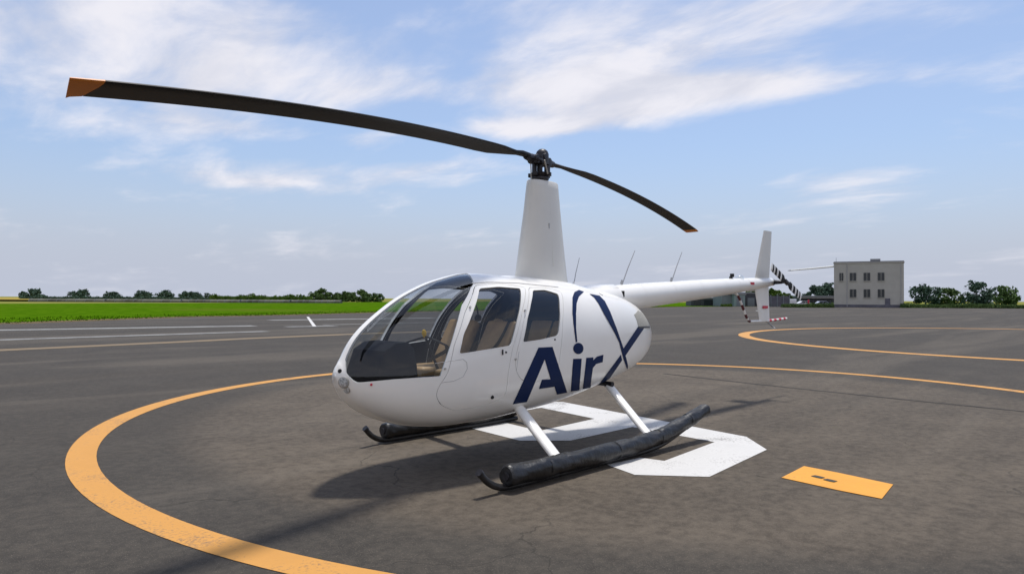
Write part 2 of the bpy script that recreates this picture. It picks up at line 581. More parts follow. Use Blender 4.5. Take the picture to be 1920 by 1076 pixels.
# touchdown marking: the white figure 9
sheet('touchdown_marking', [(-2.86, -1.86), (-2.15, 1.41), (-1.61, 1.91), (-0.06, 2.07), (0.37, 1.54), (0.22, 1.11), (-0.28, 1.16), (-0.33, 1.42), (-1.58, 1.30), (-1.72, 0.07), (-0.46, 0.08), (-0.04, -0.33), (-0.22, -1.9), (-0.62, -2.3), (-2.42, -2.42)], 0.004, MWHITE).name = 'touchdown_marking_tmp'
bpy.data.objects.remove(bpy.data.objects['touchdown_marking_tmp'])
# outline with the closed bowl cut in (keyhole polygon)
nine = [(-2.80, -2.0), (-2.15, 1.41), (-1.61, 1.91), (-0.06, 2.07), (0.37, 1.54), (0.22, 1.11), (-0.28, 1.16), (-0.33, 1.42), (-1.58, 1.30), (-1.72, 0.07), (-0.46, 0.08), (-0.04, -0.33), (-0.26, -1.9), (-0.72, -2.34), (-2.42, -2.46)]
hole = [(-0.66, -0.58), (-1.88, -0.66), (-2.10, -1.84), (-0.86, -1.78)]


def poly_with_holes(outer, holes):
    vs = [Vector(p) for p in outer]
    ed = [(i, (i + 1) % len(outer)) for i in range(len(outer))]
    for h in holes:
        b = len(vs)
        vs += [Vector(p) for p in h]
        ed += [(b + i, b + (i + 1) % len(h)) for i in range(len(h))]
    r_ = delaunay_2d_cdt(vs, ed, [], 0, 1e-6)
    P = np.array([tuple(v) for v in r_[0]])
    F = [f for f in r_[2]]
    cen = np.array([P[list(f)].mean(0) for f in F])
    ok = pip(cen, outer)
    for h in holes:
        ok &= ~pip(cen, h)
    return P, [tuple(f) for f, k in zip(F, ok) if k]


def pip(P, poly):
    P = np.asarray(P, float)
    q = np.asarray(poly, float)
    x, y = P[:, 0], P[:, 1]
    c = np.zeros(len(P), bool)
    j = len(q) - 1
    for i in range(len(q)):
        xi, yi = q[i]
        xj, yj = q[j]
        with np.errstate(divide='ignore', invalid='ignore'):
            k = ((yi > y) != (yj > y)) & (x < (xj - xi) * (y - yi) / (yj - yi + 1e-15) + xi)
        c ^= k
        j = i
    return c


P_, F_ = poly_with_holes(nine, [hole])
me = bpy.data.meshes.new('touchdown_marking')
me.from_pydata([(x, y, 0.004) for x, y in P_], [], F_)
me.materials.append(MWHITE)
link('touchdown_marking', me)['kind'] = 'structure'

ring('orange_circle_marking', (-3.38, -0.80), 7.45, 0.27, 0.004, MOR)
ring('far_orange_circle_marking', (-32.15, 2.0), 13.85, 0.5, 0.004, MOR)


def band(name, pts, w, m, z=0.004):
    pts = [Vector((p[0], p[1])) for p in pts]
    L_, R_ = [], []
    for i, p in enumerate(pts):
        t = (pts[min(i + 1, len(pts) - 1)] - pts[max(i - 1, 0)]).normalized()
        n = Vector((-t.y, t.x)) * w / 2
        L_.append((p + n)); R_.append((p - n))
    vs = [(q.x, q.y, z) for q in L_ + R_]
    k = len(pts)
    me = bpy.data.meshes.new(name)
    me.from_pydata(vs, [], [(i, i + k, i + k + 1, i + 1) for i in range(k - 1)])
    me.materials.append(m)
    o = link(name, me)
    o['kind'] = 'structure'
    return o


band('worn_white_line', [(6, -38.2), (-4, -36.2), (-9.83, -35.1), (-13.6, -34.4)], 1.5, MWORN)
band('worn_white_line', [(6, -27.0), (-6.85, -27.45), (-10.86, -27.55)], 0.8, MWORN, 0.0045)
band('worn_white_line', [(-19.3, -43.6), (-25.7, -42.7), (-33, -41.5)], 1.6, MWORN)
band('white_line', [(-26.24, -50.28), (-15.74, -31.39)], 0.20, MWHITE, 0.006)
band('white_line', [(-14.3, -32.0), (-17.2, -31.5)], 1.0, MWORN, 0.0045)
band('worn_white_line', [(-17.4, -33.2), (-23.5, -33.2), (-30, -31)], 0.5, MWORN, 0.005)
band('faded_orange_line', [(9, -19.6), (1, -21), (-4.55, -21.7), (-7.19, -22.2), (-9.56, -22.4), (-12.8, -22.6), (-20, -22), (-28, -18)], 0.85, MORF, 0.0045)
band('white_line', [(-96, -42.5), (-104, -46.5)], 0.9, MWORN)
band('white_line', [(-120, -52), (-150, -43)], 0.6, MWORN, 0.005)

# dark sealed joint running across the apron behind the skids
MSEAL = mat('dark_asphalt_sealant', (0.040, 0.037, 0.033), 0.85, var=0.3, vscale=2, spec=0.1)
band('sealed_joint', [(-7.8, -3.3), (-7.4, -0.9), (-7.1, 2), (-6.8, 7)], 0.09, MSEAL, 0.0028)

# bright orange plate with two black dashes, by the bottom right
plate = empty('orange_ground_plate', (-0.71, 2.86, 0.0))
tag(plate, 'bright orange flat plate with two short black dashes, on asphalt at lower right', 'ground plate')
pl = [(-0.50, 2.56), (-1.11, 2.52), (-1.07, 2.86), (-0.97, 3.37), (-0.40, 3.45), (-0.42, 3.10)]
pm = MB()
pv = [(x + 0.71, y - 2.86) for x, y in pl]
k = len(pv)
pm.add([(x, y, 0.0035) for x, y in pv] + [(x, y, 0.0065) for x, y in pv], [tuple(range(k, 2 * k))] + [(i, (i + 1) % k, k + (i + 1) % k, k + i) for i in range(k)])
pm.build('plate', MORB, plate, smooth=False)
dd = Vector((-0.02, 0.10)).normalized()
for (cx_, cy_, ln) in ((-0.755, 2.795, 0.115), (-0.70, 2.925, 0.115)):
    d_ = Vector((0.30, 0.95)).normalized()
    n_ = Vector((-d_.y, d_.x))
    q = []
    for a_, b_ in ((-1, -.8), (-.75, -1), (.3, -1), (1, -.75), (.85, 1), (-.2, 1), (-.95, .8)):
        w_ = Vector((cx_ + 0.71, cy_ - 2.86)) + d_ * a_ * ln / 2 + n_ * b_ * 0.036
        q.append((w_.x, w_.y, 0.0105))
    me = bpy.data.meshes.new('black_dash')
    me.from_pydata(q, [], [tuple(range(len(q)))])
    me.materials.append(MBLKP)
    link('black_dash', me, plate)

# ================================================================== HELICOPTER
heli = empty('helicopter')
tag(heli, 'white four-seat helicopter with large navy AirX lettering, parked on the asphalt pad', 'helicopter')

ST = np.array([[2.62, 0.9615, 0.9585, 0.002, 0.96], [2.612, 1.03, 0.895, 0.055, 0.96], [2.57, 1.095, 0.832, 0.109, 0.96], [2.45, 1.286, 0.701, 0.249, 0.96], [2.2, 1.497, 0.551, 0.414, 0.96], [1.9, 1.673, 0.462, 0.531, 0.98], [1.5, 1.819, 0.426, 0.612, 1.0], [1.1, 1.892, 0.426, 0.628, 1.05], [0.6, 1.87, 0.452, 0.627, 1.05], [0.1, 1.845, 0.49, 0.618, 1.08], [-0.4, 1.81, 0.56, 0.58, 1.1], [-0.8, 1.76, 0.63, 0.53, 1.12], [-1.2, 1.7, 0.7, 0.455, 1.14], [-1.6, 1.6, 0.79, 0.34, 1.15], [-1.9, 1.46, 0.89, 0.21, 1.15], [-2.1, 1.35, 0.98, 0.1, 1.15], [-2.25, 1.22, 1.09, 0.01, 1.17]])
NTOP, NBOT = 2.6, 2.7


def ntop(x):
    # the bubble is almost ridged at the nose, boxier over the cabin
    return np.interp(x, [1.0, 1.6, 2.1, 2.62], [2.6, 2.1, 1.55, 1.5])

XF, XL = 2.62, 4.87


def pchip(x, xs, ys):
    h = np.diff(xs)
    dl = np.diff(ys) / h
    m = np.zeros(len(xs))
    for i in range(1, len(xs) - 1):
        if dl[i - 1] * dl[i] > 0:
            w1 = 2 * h[i] + h[i - 1]
            w2 = h[i] + 2 * h[i - 1]
            m[i] = (w1 + w2) / (w1 / dl[i - 1] + w2 / dl[i])
    m[0] = dl[0]
    m[-1] = dl[-1]
    x = np.clip(x, xs[0], xs[-1])
    k = np.clip(np.searchsorted(xs, x) - 1, 0, len(xs) - 2)
    t = (x - xs[k]) / h[k]
    return (2 * t ** 3 - 3 * t ** 2 + 1) * ys[k] + (t ** 3 - 2 * t ** 2 + t) * h[k] * m[k] + (-2 * t ** 3 + 3 * t ** 2) * ys[k + 1] + (t ** 3 - t ** 2) * h[k] * m[k + 1]


SR = ST[::-1]


def prof(x):
    return [pchip(np.asarray(x, float), SR[:, 0], SR[:, j]) for j in (1, 2, 3, 4)]


def a2x(a): return XF - XL * (0.5 - 0.5 * np.cos(np.pi * np.asarray(a, float)))
def x2a(x): return np.arccos(np.clip(1 - 2 * (XF - np.asarray(x, float)) / XL, -1, 1)) / np.pi


def P3(x, th):
    zt, zb, w, zw = prof(x)
    c, s = np.cos(th), np.sin(th)
    n = np.where(s > 0, ntop(x), NBOT)
    y = w * np.abs(c) ** (2 / n)
    z = zw + np.where(s > 0, (zt - zw), (zw - zb)) * np.sign(s) * np.abs(s) ** (2 / n)
    return np.stack([np.asarray(x, float) + 0 * y, y, z], -1)


def SN(a, th):
    """surface points and outward normals for the left side (y>0)"""
    a = np.asarray(a, float)
    th = np.asarray(th, float)
    x = a2x(a)
    p = P3(x, th)
    t1 = np.clip(th, -np.pi / 2 + .02, np.pi / 2 - .02)
    x1 = np.clip(x, -2.23, 2.60)
    e = .004
    dth = P3(x1, t1 + e) - P3(x1, t1 - e)
    dx = P3(np.minimum(x1 + e, 2.617), t1) - P3(x1 - e, t1)
    n = np.cross(dth, dx)
    q = P3(x1, t1)
    zt, zb, w, zw = prof(x1)
    out = np.stack([0 * x1, q[:, 1] * 1.0, q[:, 2] - zw], -1)
    sg = np.sign((n * out).sum(1) + 1e-12)
    n = n * sg[:, None]
    n /= np.linalg.norm(n, axis=1)[:, None] + 1e-12
    # exactly on the centre line the normal has no sideways component
    cl_ = np.abs(np.abs(th) - np.pi / 2) < 1e-4
    n[cl_, 1] = 0
    n /= np.linalg.norm(n, axis=1)[:, None] + 1e-12
    return p, n


def xz(x, z):
    zt, zb, w, zw = [float(v) for v in prof(x)]
    if z >= zw:
        t = min(1, (z - zw) / (zt - zw)); return (float(x2a(x)), math.asin(t ** (float(ntop(x)) / 2)))
    t = min(1, (zw - z) / (zw - zb)); return (float(x2a(x)), -math.asin(t ** (NBOT / 2)))


def xy_top(x, y):
    zt, zb, w, zw = [float(v) for v in prof(x)]
    return (float(x2a(x)), math.acos(min(1, (y / w)) ** (float(ntop(x)) / 2)))


def dens(poly, step=0.02):
    out = []
    for i in range(len(poly)):
        a, b = poly[i], poly[(i + 1) % len(poly)]
        n = max(1, int(math.dist(a, b) / step))
        out += [(a[0] + (b[0] - a[0]) * k / n, a[1] + (b[1] - a[1]) * k / n) for k in range(n)]
    return out


def rnd(poly, r):
    """round the corners of an (x,z) outline"""
    out = []
    n = len(poly)
    for i in range(n):
        p0, p, p1 = Vector(poly[i - 1]), Vector(poly[i]), Vector(poly[(i + 1) % n])
        a, b = p0 - p, p1 - p
        rr = min(r, a.length * .45, b.length * .45)
        A, B = p + a.normalized() * rr, p + b.normalized() * rr
        for k in range(5):
            t = k / 4
            q = A * (1 - t) ** 2 + p * 2 * t * (1 - t) + B * t * t
            out.append((q.x, q.y))
    return out


def shrink(poly, d):
    """inset a simple outline by d"""
    n = len(poly)
    ar = sum(poly[i][0] * poly[(i + 1) % n][1] - poly[(i + 1) % n][0] * poly[i][1] for i in range(n))
    sg = 1 if ar > 0 else -1
    out = []
    for i in range(n):
        p0, p, p1 = Vector(poly[i - 1]), Vector(poly[i]), Vector(poly[(i + 1) % n])
        t = ((p - p0).normalized() + (p1 - p).normalized())
        if t.length < 1e-6:
            t = p1 - p
        t.normalize()
        nrm = Vector((-t.y, t.x)) * sg
        q = p + nrm * d
        out.append((q.x, q.y))
    return out


def XZ(poly, step=0.02): return [xz(*p) for p in dens(poly, step)]


GA, GT = 110, 46


def panel(name, outer, holes, off, thick, mats, parent, sides=(1,), ga=GA, gt=GT, inmat=None, grid=True):
    """a patch of the fuselage skin bounded by outlines in (a, theta)"""
    sc = 4.0
    o2 = [(p[0] * sc, p[1]) for p in outer]
    h2 = [[(p[0] * sc, p[1]) for p in h] for h in holes]
    lo = np.min(o2, 0)
    hi = np.max(o2, 0)
    ga_ = [(i / ga) * sc for i in range(ga + 1)]
    gt_ = [-math.pi / 2 + math.pi * j / gt for j in range(gt + 1)]
    G = np.array([(a, t) for a in ga_ for t in gt_ if lo[0] < a < hi[0] and lo[1] < t < hi[1]]) if grid else np.zeros((0, 2))
    if len(G):
        k_ = pip(G, o2)
        for h in h2:
            k_ &= ~pip(G, h)
        # keep clear of outlines
        allo = np.array(o2 + [p for h in h2 for p in h])
        d2 = ((G[:, None, :] - allo[None]) ** 2).sum(-1).min(1)
        G = G[k_ & (d2 > 0.012 ** 2)]
    vs = [Vector(p) for p in o2]
    ed = [(i, (i + 1) % len(o2)) for i in range(len(o2))]
    for h in h2:
        b = len(vs)
        vs += [Vector(p) for p in h]
        ed += [(b + i, b + (i + 1) % len(h)) for i in range(len(h))]
    vs += [Vector(p) for p in G]
    r_ = delaunay_2d_cdt(vs, ed, [], 0, 1e-7)
    P = np.array([tuple(v) for v in r_[0]])
    F = np.array([tuple(f) for f in r_[2]])
    cen = P[F].mean(1)
    ok = pip(cen, o2)
    for h in h2:
        ok &= ~pip(cen, h)
    F = F[ok]
    pts, nrm = SN(P[:, 0] / sc, P[:, 1])
    V, NN, FF, MI = [], [], [], []

    def emit(pp, nn, ff, mi):
        b = sum(len(x) for x in V)
        V.append(pp); NN.append(nn)
        FF.extend([tuple(int(b + i) for i in f) for f in ff])
        MI.extend([mi] * len(ff))

    # orientation of the parameter triangles in 3d
    a_, b_, c_ = pts[F[:, 0]], pts[F[:, 1]], pts[F[:, 2]]
    fl = (np.cross(b_ - a_, c_ - a_) * nrm[F].mean(1)).sum(1) < 0
    F = np.where(fl[:, None], F[:, ::-1], F)
    bd = {}
    for f in F:
        for i in range(3):
            e = (int(f[i]), int(f[(i + 1) % 3]))
            bd[e] = 1
    bnd = [e for e in bd if (e[1], e[0]) not in bd]
    for s in sides:
        sv = np.array([1, s, 1])
        p1, n1 = pts * sv, nrm * sv
        Fs = F if s > 0 else F[:, ::-1]
        emit(p1 + n1 * off, n1, Fs, 0)
        if thick:
            emit(p1 + n1 * (off - thick), -n1, Fs[:, ::-1], 1 if inmat else 0)
            for (i, j) in bnd:
                if abs(abs(P[i, 1]) - math.pi / 2) < 1e-5 and abs(abs(P[j, 1]) - math.pi / 2) < 1e-5:
                    continue
                q = np.array([p1[i] + n1[i] * off, p1[j] + n1[j] * off, p1[j] + n1[j] * (off - thick), p1[i] + n1[i] * (off - thick)])
                w = np.cross(q[1] - q[0], q[3] - q[0])
                w /= np.linalg.norm(w) + 1e-12
                if s < 0:
                    q = q[::-1]
                    emit(q, np.repeat(w[None], 4, 0), [(3, 2, 1, 0)][::1] if False else [(0, 1, 2, 3)[::-1]], 0)
                else:
                    emit(q, np.repeat(-w[None], 4, 0), [(3, 2, 1, 0)], 0)
    V = np.concatenate(V); NN = np.concatenate(NN)
    me = bpy.data.meshes.new(name)
    me.from_pydata(V.tolist(), [], FF)
    me.materials.append(mats)
    if inmat: me.materials.append(inmat)
    me.polygons.foreach_set('material_index', MI)
    me.polygons.foreach_set('use_smooth', [True] * len(FF))
    me.normals_split_custom_set_from_vertices([tuple(n) for n in NN])
    return link(name, me, parent)


D1 = [(1.314, 1.768), (1.01, 1.790), (0.671, 1.757), (0.86, 1.548), (0.955, 1.385), (1.078, 1.149), (1.131, 0.924), (1.125, 0.70), (1.375, 0.637), (1.704, 0.625), (1.86, 0.69), (1.925, 0.785), (1.90, 0.87), (1.827, 0.968), (1.74, 1.224), (1.565, 1.508)]
W1 = [(1.297, 1.738), (1.068, 1.757), (0.759, 1.745), (0.856, 1.610), (0.974, 1.426), (1.091, 1.19), (1.413, 1.164), (1.707, 1.138), (1.635, 1.316), (1.487, 1.507)]
D2 = [(0.627, 1.755), (0.36, 1.758), (0.122, 1.72), (0.216, 1.578), (0.294, 1.414), (0.354, 1.142), (0.398, 0.915), (0.519, 0.837), (0.755, 0.812), (0.931, 0.847), (1.006, 0.915), (1.045, 1.018), (1.012, 1.145), (0.892, 1.424), (0.76, 1.60)]
W2 = [(0.592, 1.728), (0.38, 1.735), (0.204, 1.693), (0.285, 1.551), (0.39, 1.263), (0.656, 1.23), (0.934, 1.214), (0.832, 1.449), (0.72, 1.60)]
LT = dict(
    A=[(0.705, 1.156), (0.653, 1.155), (0.602, 1.155), (0.547, 1.154), (0.494, 1.154), (0.476, 1.118), (0.459, 1.081), (0.441, 1.045), (0.422, 1.008), (0.402, 0.971), (0.382, 0.934), (0.358, 0.896), (0.332, 0.858), (0.303, 0.819), (0.269, 0.779), (0.227, 0.738), (0.177, 0.695), (0.111, 0.649), (0.175, 0.648), (0.235, 0.647), (0.297, 0.646), (0.36, 0.696), (0.409, 0.743), (0.473, 0.742), (0.533, 0.741), (0.594, 0.741), (0.653, 0.74), (0.65, 0.772), (0.645, 0.803), (0.636, 0.834), (0.57, 0.831), (0.503, 0.827), (0.525, 0.863), (0.546, 0.898), (0.565, 0.933), (0.582, 0.967), (0.598, 1.001), (0.613, 1.035), (0.634, 1.001), (0.656, 0.967), (0.676, 0.933), (0.695, 0.899), (0.712, 0.865), (0.728, 0.831), (0.741, 0.797), (0.752, 0.762), (0.76, 0.727), (0.764, 0.691), (0.764, 0.654), (0.756, 0.615), (0.808, 0.615), (0.861, 0.615), (0.913, 0.614), (0.963, 0.614), (0.967, 0.649), (0.965, 0.683), (0.959, 0.716), (0.95, 0.748), (0.938, 0.78), (0.926, 0.811), (0.91, 0.843), (0.895, 0.874), (0.876, 0.905), (0.857, 0.936), (0.837, 0.967), (0.816, 0.998), (0.795, 1.03), (0.774, 1.061), (0.75, 1.092), (0.729, 1.124)],
    I=[(0.157, 1.013), (0.084, 1.011), (0.007, 1.008), (0.008, 0.967), (0.008, 0.925), (0.005, 0.882), (-0.003, 0.839), (-0.015, 0.795), (-0.037, 0.75), (-0.072, 0.702), (-0.136, 0.649), (-0.037, 0.653), (0.052, 0.656), (0.093, 0.701), (0.118, 0.743), (0.135, 0.783), (0.148, 0.823), (0.154, 0.862), (0.159, 0.9), (0.16, 0.938), (0.158, 0.975)],
    DOT=[(-0.024, 1.113), (-0.018, 1.09), (0.002, 1.072), (0.033, 1.061), (0.068, 1.058), (0.101, 1.064), (0.131, 1.079), (0.15, 1.099), (0.156, 1.122), (0.149, 1.144), (0.13, 1.162), (0.101, 1.174), (0.067, 1.177), (0.032, 1.171), (0.002, 1.157), (-0.018, 1.136)],
    R=[(-0.08, 1.011), (-0.147, 1.009), (-0.216, 1.008), (-0.218, 0.977), (-0.287, 1.011), (-0.354, 1.018), (-0.423, 1.025), (-0.419, 0.984), (-0.418, 0.943), (-0.35, 0.937), (-0.283, 0.931), (-0.228, 0.892), (-0.232, 0.848), (-0.245, 0.803), (-0.268, 0.756), (-0.312, 0.705), (-0.427, 0.643), (-0.306, 0.651), (-0.207, 0.655), (-0.143, 0.708), (-0.11, 0.755), (-0.09, 0.8), (-0.079, 0.844), (-0.074, 0.886), (-0.073, 0.928), (-0.076, 0.97)],
    XL=[(-0.583, 0.66), (-0.655, 0.672), (-0.726, 0.684), (-0.796, 0.693), (-0.805, 0.717), (-0.767, 0.76), (-0.769, 0.797), (-0.786, 0.832), (-0.813, 0.866), (-0.844, 0.9), (-0.883, 0.933), (-0.855, 0.968), (-0.831, 1.001), (-0.784, 0.971), (-0.741, 0.941), (-0.7, 0.91), (-0.664, 0.88), (-0.631, 0.849), (-0.602, 0.818), (-0.579, 0.786), (-0.566, 0.753), (-0.565, 0.719), (-0.603, 0.678)],
    XU=[(-0.889, 1.068), (-0.942, 1.101), (-0.998, 1.134), (-1.054, 1.167), (-1.115, 1.2), (-1.178, 1.234), (-1.247, 1.268), (-1.322, 1.302), (-1.431, 1.291), (-1.555, 1.278), (-1.458, 1.243), (-1.375, 1.209), (-1.298, 1.174), (-1.229, 1.14), (-1.163, 1.106), (-1.101, 1.073), (-1.044, 1.039), (-0.991, 1.006), (-0.941, 0.972), (-0.912, 1.021)],
    ARCR=[(-0.407, 1.695), (-0.471, 1.689), (-0.537, 1.682), (-0.606, 1.676), (-0.618, 1.646), (-0.64, 1.615), (-0.635, 1.575), (-0.64, 1.534), (-0.653, 1.494), (-0.66, 1.457), (-0.672, 1.421), (-0.686, 1.384), (-0.705, 1.347), (-0.727, 1.31), (-0.748, 1.271), (-0.773, 1.231), (-0.799, 1.19), (-0.828, 1.15), (-0.858, 1.109), (-0.889, 1.068), (-0.917, 1.028), (-0.95, 0.986), (-0.991, 0.944), (-1.043, 0.9), (-1.139, 0.838), (-1.217, 0.787), (-1.076, 0.84), (-0.972, 0.899), (-0.903, 0.953), (-0.863, 1.002), (-0.829, 1.051), (-0.802, 1.098), (-0.777, 1.146), (-0.739, 1.183), (-0.705, 1.22), (-0.671, 1.257), (-0.64, 1.293), (-0.602, 1.334), (-0.568, 1.375), (-0.537, 1.415), (-0.51, 1.455), (-0.492, 1.488), (-0.478, 1.52), (-0.468, 1.553), (-0.462, 1.585), (-0.449, 1.62), (-0.444, 1.655), (-0.423, 1.675)],
    ARCL=[(-0.325, 1.719), (-0.258, 1.738), (-0.115, 1.712), (-0.053, 1.682), (-0.003, 1.653), (0.037, 1.61), (0.067, 1.568), (0.092, 1.525), (0.111, 1.483), (0.117, 1.446), (0.123, 1.409), (0.126, 1.371), (0.125, 1.334), (0.125, 1.297), (0.121, 1.259), (0.117, 1.222), (0.11, 1.184), (0.085, 1.188), (0.088, 1.224), (0.091, 1.261), (0.092, 1.297), (0.092, 1.333), (0.083, 1.37), (0.074, 1.408), (0.062, 1.445), (0.049, 1.483), (0.026, 1.52), (0.002, 1.558), (-0.029, 1.596), (-0.079, 1.63), (-0.137, 1.664), (-0.223, 1.691)])

rD1, rD2 = rnd(D1, .05), rnd(D2, .05)
rW1, rW2 = rnd(W1, .035), rnd(W2, .035)
# windshield half: from the roof bow down the door post, along the sill, up the centre post
aft = [(1.888, 0.952), (1.878, 0.98), (1.868, 1.008), (1.856, 1.035), (1.845, 1.063), (1.832, 1.09), (1.818, 1.122), (1.803, 1.153), (1.787, 1.184), (1.771, 1.216), (1.755, 1.247), (1.738, 1.28), (1.721, 1.313), (1.703, 1.346), (1.685, 1.379), (1.666, 1.412), (1.645, 1.445), (1.625, 1.479), (1.603, 1.512), (1.58, 1.546), (1.555, 1.58), (1.46, 1.66), (1.37, 1.74), (1.28, 1.8)]
open_aft = []
for i in range(len(aft) - 1):
    n_ = max(1, int(math.dist(aft[i], aft[i + 1]) / .025))
    open_aft += [(aft[i][0] + (aft[i + 1][0] - aft[i][0]) * k / n_, aft[i][1] + (aft[i + 1][1] - aft[i][1]) * k / n_) for k in range(n_)]
ws = [xz(*p) for p in open_aft]
xs_ = np.linspace(1.28, 1.14, 10)
ys_ = np.linspace(0.29, .036, 10)
ws += [xy_top(x_, y_) for x_, y_ in zip(xs_, ys_)]
ws += [xy_top(x_, .036) for x_ in np.linspace(1.18, 2.50, 44)]
ws += [xy_top(2.53, .038), xy_top(2.55, .044), xz(2.572, 1.00), xz(2.56, .965), xz(2.54, .935), xz(2.52, .918)]
sill = [(2.505, .9155), (2.468, .92), (2.37, .931), (2.268, .941), (2.159, .946), (2.043, .95), (1.951, .951), (1.888, .952)]
for i in range(len(sill) - 1):
    ws += [xz(sill[i][0] + (sill[i + 1][0] - sill[i][0]) * k / 4, sill[i][1] + (sill[i + 1][1] - sill[i][1]) * k / 4) for k in range(4)]

H = math.pi / 2
edge = [(i / GA, -H) for i in range(GA + 1)] + [(1.0, -H + math.pi * j / GT) for j in range(1, GT)] + [(i / GA, H) for i in range(GA, -1, -1)] + [(0.0, H - math.pi * j / GT) for j in range(1, GT)]
panel('fuselage', edge, [ws, XZ(rD1), XZ(rD2)], 0, .022, MW, heli, (1, -1), inmat=MDARK)

for s in (1, -1):
    w = panel('windshield', ws, [], -.006, 0, MGL, heli, (s,))
    if s == 1:
        w['label'] = 'near half of the curved clear bubble windshield'
    else:
        w['label'] = 'far half of the curved clear bubble windshield'
    for (D, W_, nm) in ((rD1, rW1, 'front_door'), (rD2, rW2, 'rear_door')):
        d_ = panel(nm, XZ(shrink(D, .0045)), [XZ(W_)], 0, .02, MW, heli, (s,), inmat=MDARK)
        panel('window_pane', XZ(shrink(W_, -.006), .03), [], -.009, 0, MGL2, d_, (s,))
        sl = panel('window_seal', XZ(shrink(W_, -.009)), [XZ(shrink(W_, .004))], .0015, .003, MGAP if False else MW2, d_, (s,), grid=False)


def surf(x, z, s=1, off=0.0):
    a, t = xz(x, z)
    p, n = SN([a], [t])
    p = Vector(p[0]); n = Vector(n[0])
    p.y *= s; n.y *= s
    return p + n * off, n


def disc(name, x, z, r, h, m, parent, s=1, n=14, r2=None):
    p, nn = surf(x, z, s)
    return MB().tube([p - nn * .004, p + nn * h], [r, r2 or r * .85], n).build(name, m, parent)


for s in (1, -1):
    for (x_, z_) in ((1.489, 1.556), (1.847, 1.016), (0.845, 1.522), (1.035, 1.06)):
        disc('hinge', x_, z_, .012, .012, MSTEEL, heli, s, 10)
    disc('door_lock', 1.163, 1.132, .010, .008, MHUB, heli, s, 10)
    disc('door_lock', 0.452, 1.226, .010, .008, MHUB, heli, s, 10)
    p, nn = surf(1.212, 1.135, s)
    MB().box(p + nn * .008, (.010, .012, .05)).build('door_handle', MHUB, heli, bevel=.002)
    disc('static_port', 1.298, 0.718, .019, .010, MGAP, heli, s, 14)
    panel('static_port_plate', XZ([(1.262 + .035 * math.cos(t_ * .5236), .727 + .03 * math.sin(t_ * .5236)) for t_ in range(12)], .05), [], .0012, .001, MSTEEL if False else MW2, heli, (s,), grid=False)

    for ln_ in ([(1.936, 1.066), (1.904, 1.07), (1.872, 1.073), (1.838, 1.076), (1.806, 1.08), (1.773, 1.083), (1.737, 1.087), (1.703, 1.09), (1.668, 1.093), (1.632, 1.063), (1.63, 1.034), (1.627, 1.005), (1.649, 0.97), (1.67, 0.936), (1.703, 0.925), (1.733, 0.914), (1.765, 0.903), (1.802, 0.9), (1.84, 0.898), (1.877, 0.895)], [(1.02, .95), (1.0, 1.06), (0.985, 1.13)]):
        MB().tube([surf(a_, b_, s, .0004)[0] for a_, b_ in ln_], .0022, 6).build('panel_line', MPL, heli)

# lettering: flat vinyl on the left flank
lt = []
for key in ('A', 'I', 'DOT', 'R'):
    o = panel('letter', XZ(LT[key], .03), [], .0035, .001, MNAVY, heli, (1,))
    o['label'] = {'A': 'navy letter A with an open crossbar', 'I': 'stem of the navy letter i', 'DOT': 'round dot of the navy letter i', 'R': 'navy letter r'}[key]
for key in ('XL', 'XU'):
    o = panel('letter', XZ(LT[key], .03), [], .0035, .001, MNAVY, heli, (1,))
    o['label'] = 'rising stroke of the navy X, ' + ('lower piece' if key == 'XL' else 'upper piece')
for key in ('ARCR', 'ARCL'):
    o = panel('swoosh', XZ(LT[key], .03), [], .0036 if key == 'ARCL' else .0045, .001, MNAVY, heli, (1,))
    o['label'] = 'tapering navy swoosh ' + ('crossing the X' if key == 'ARCR' else 'rising from the dot of the i')

# screened exhaust recess at the stern
for s in (1, -1):
    panel('cooling_screen', XZ([(-1.28, 1.452), (-1.50, 1.50), (-1.75, 1.46), (-1.95, 1.33), (-1.98, 1.295), (-1.34, 1.31), (-1.325, 1.38)], .02), [], .0025, .002, MSCREEN, heli, (s,))
    panel('screen_slot', XZ([(-1.34, 1.308), (-1.96, 1.292), (-1.95, 1.270), (-1.34, 1.286)], .02), [], .0052, .002, MHUB, heli, (s,), grid=False)
# fuel cap and beacon pod on the cowling top
disc('fuel_cap', -0.70, 1.70, .035, .008, MW2, heli)
# roof rail moulding along the door tops
for s in (1, -1):
    rr = []
    for x_ in np.linspace(1.32, 0.10, 24):
        z_ = 1.797 - .05 * max(0, (0.75 - x_)) - .08 * max(0, x_ - 1.15)
        rr.append(surf(x_, z_, s, .002)[0])
    MB().tube(rr, .006, 8).build('rain_gutter', MW, heli)

# raised roof cowl that carries the mast fairing
rc = MB()
ring_v = []
NA_ = 36
lv = [(0, .86, .34), (.25, .84, .31), (.55, .76, .26), (.8, .66, .21), (1.0, .56, .17)]
for (f_, lx, ly) in lv:
    for k in range(NA_):
        a = 2 * math.pi * k / NA_
        x_ = -.02 + lx * math.cos(a) * (0.80 if math.cos(a) > 0 else 0.70)
        y_ = ly * math.sin(a)
        zt, zb, w, zw = [float(q) for q in prof(x_)]
        zs = zw + (zt - zw) * max(0, 1 - min(1, abs(y_) / w) ** NTOP) ** (1 / NTOP)
        ring_v.append((x_, y_, zs - .012 + .03 * (1 - (1 - f_) ** 2)))
fs = []
for i in range(len(lv) - 1):
    for k in range(NA_):
        fs.append((i * NA_ + k, i * NA_ + (k + 1) % NA_, (i + 1) * NA_ + (k + 1) % NA_, (i + 1) * NA_ + k))
fs.append(tuple(range((len(lv) - 1) * NA_, len(lv) * NA_)))
rc.add(ring_v, fs)
rc.build('roof_cowl', MW, heli)

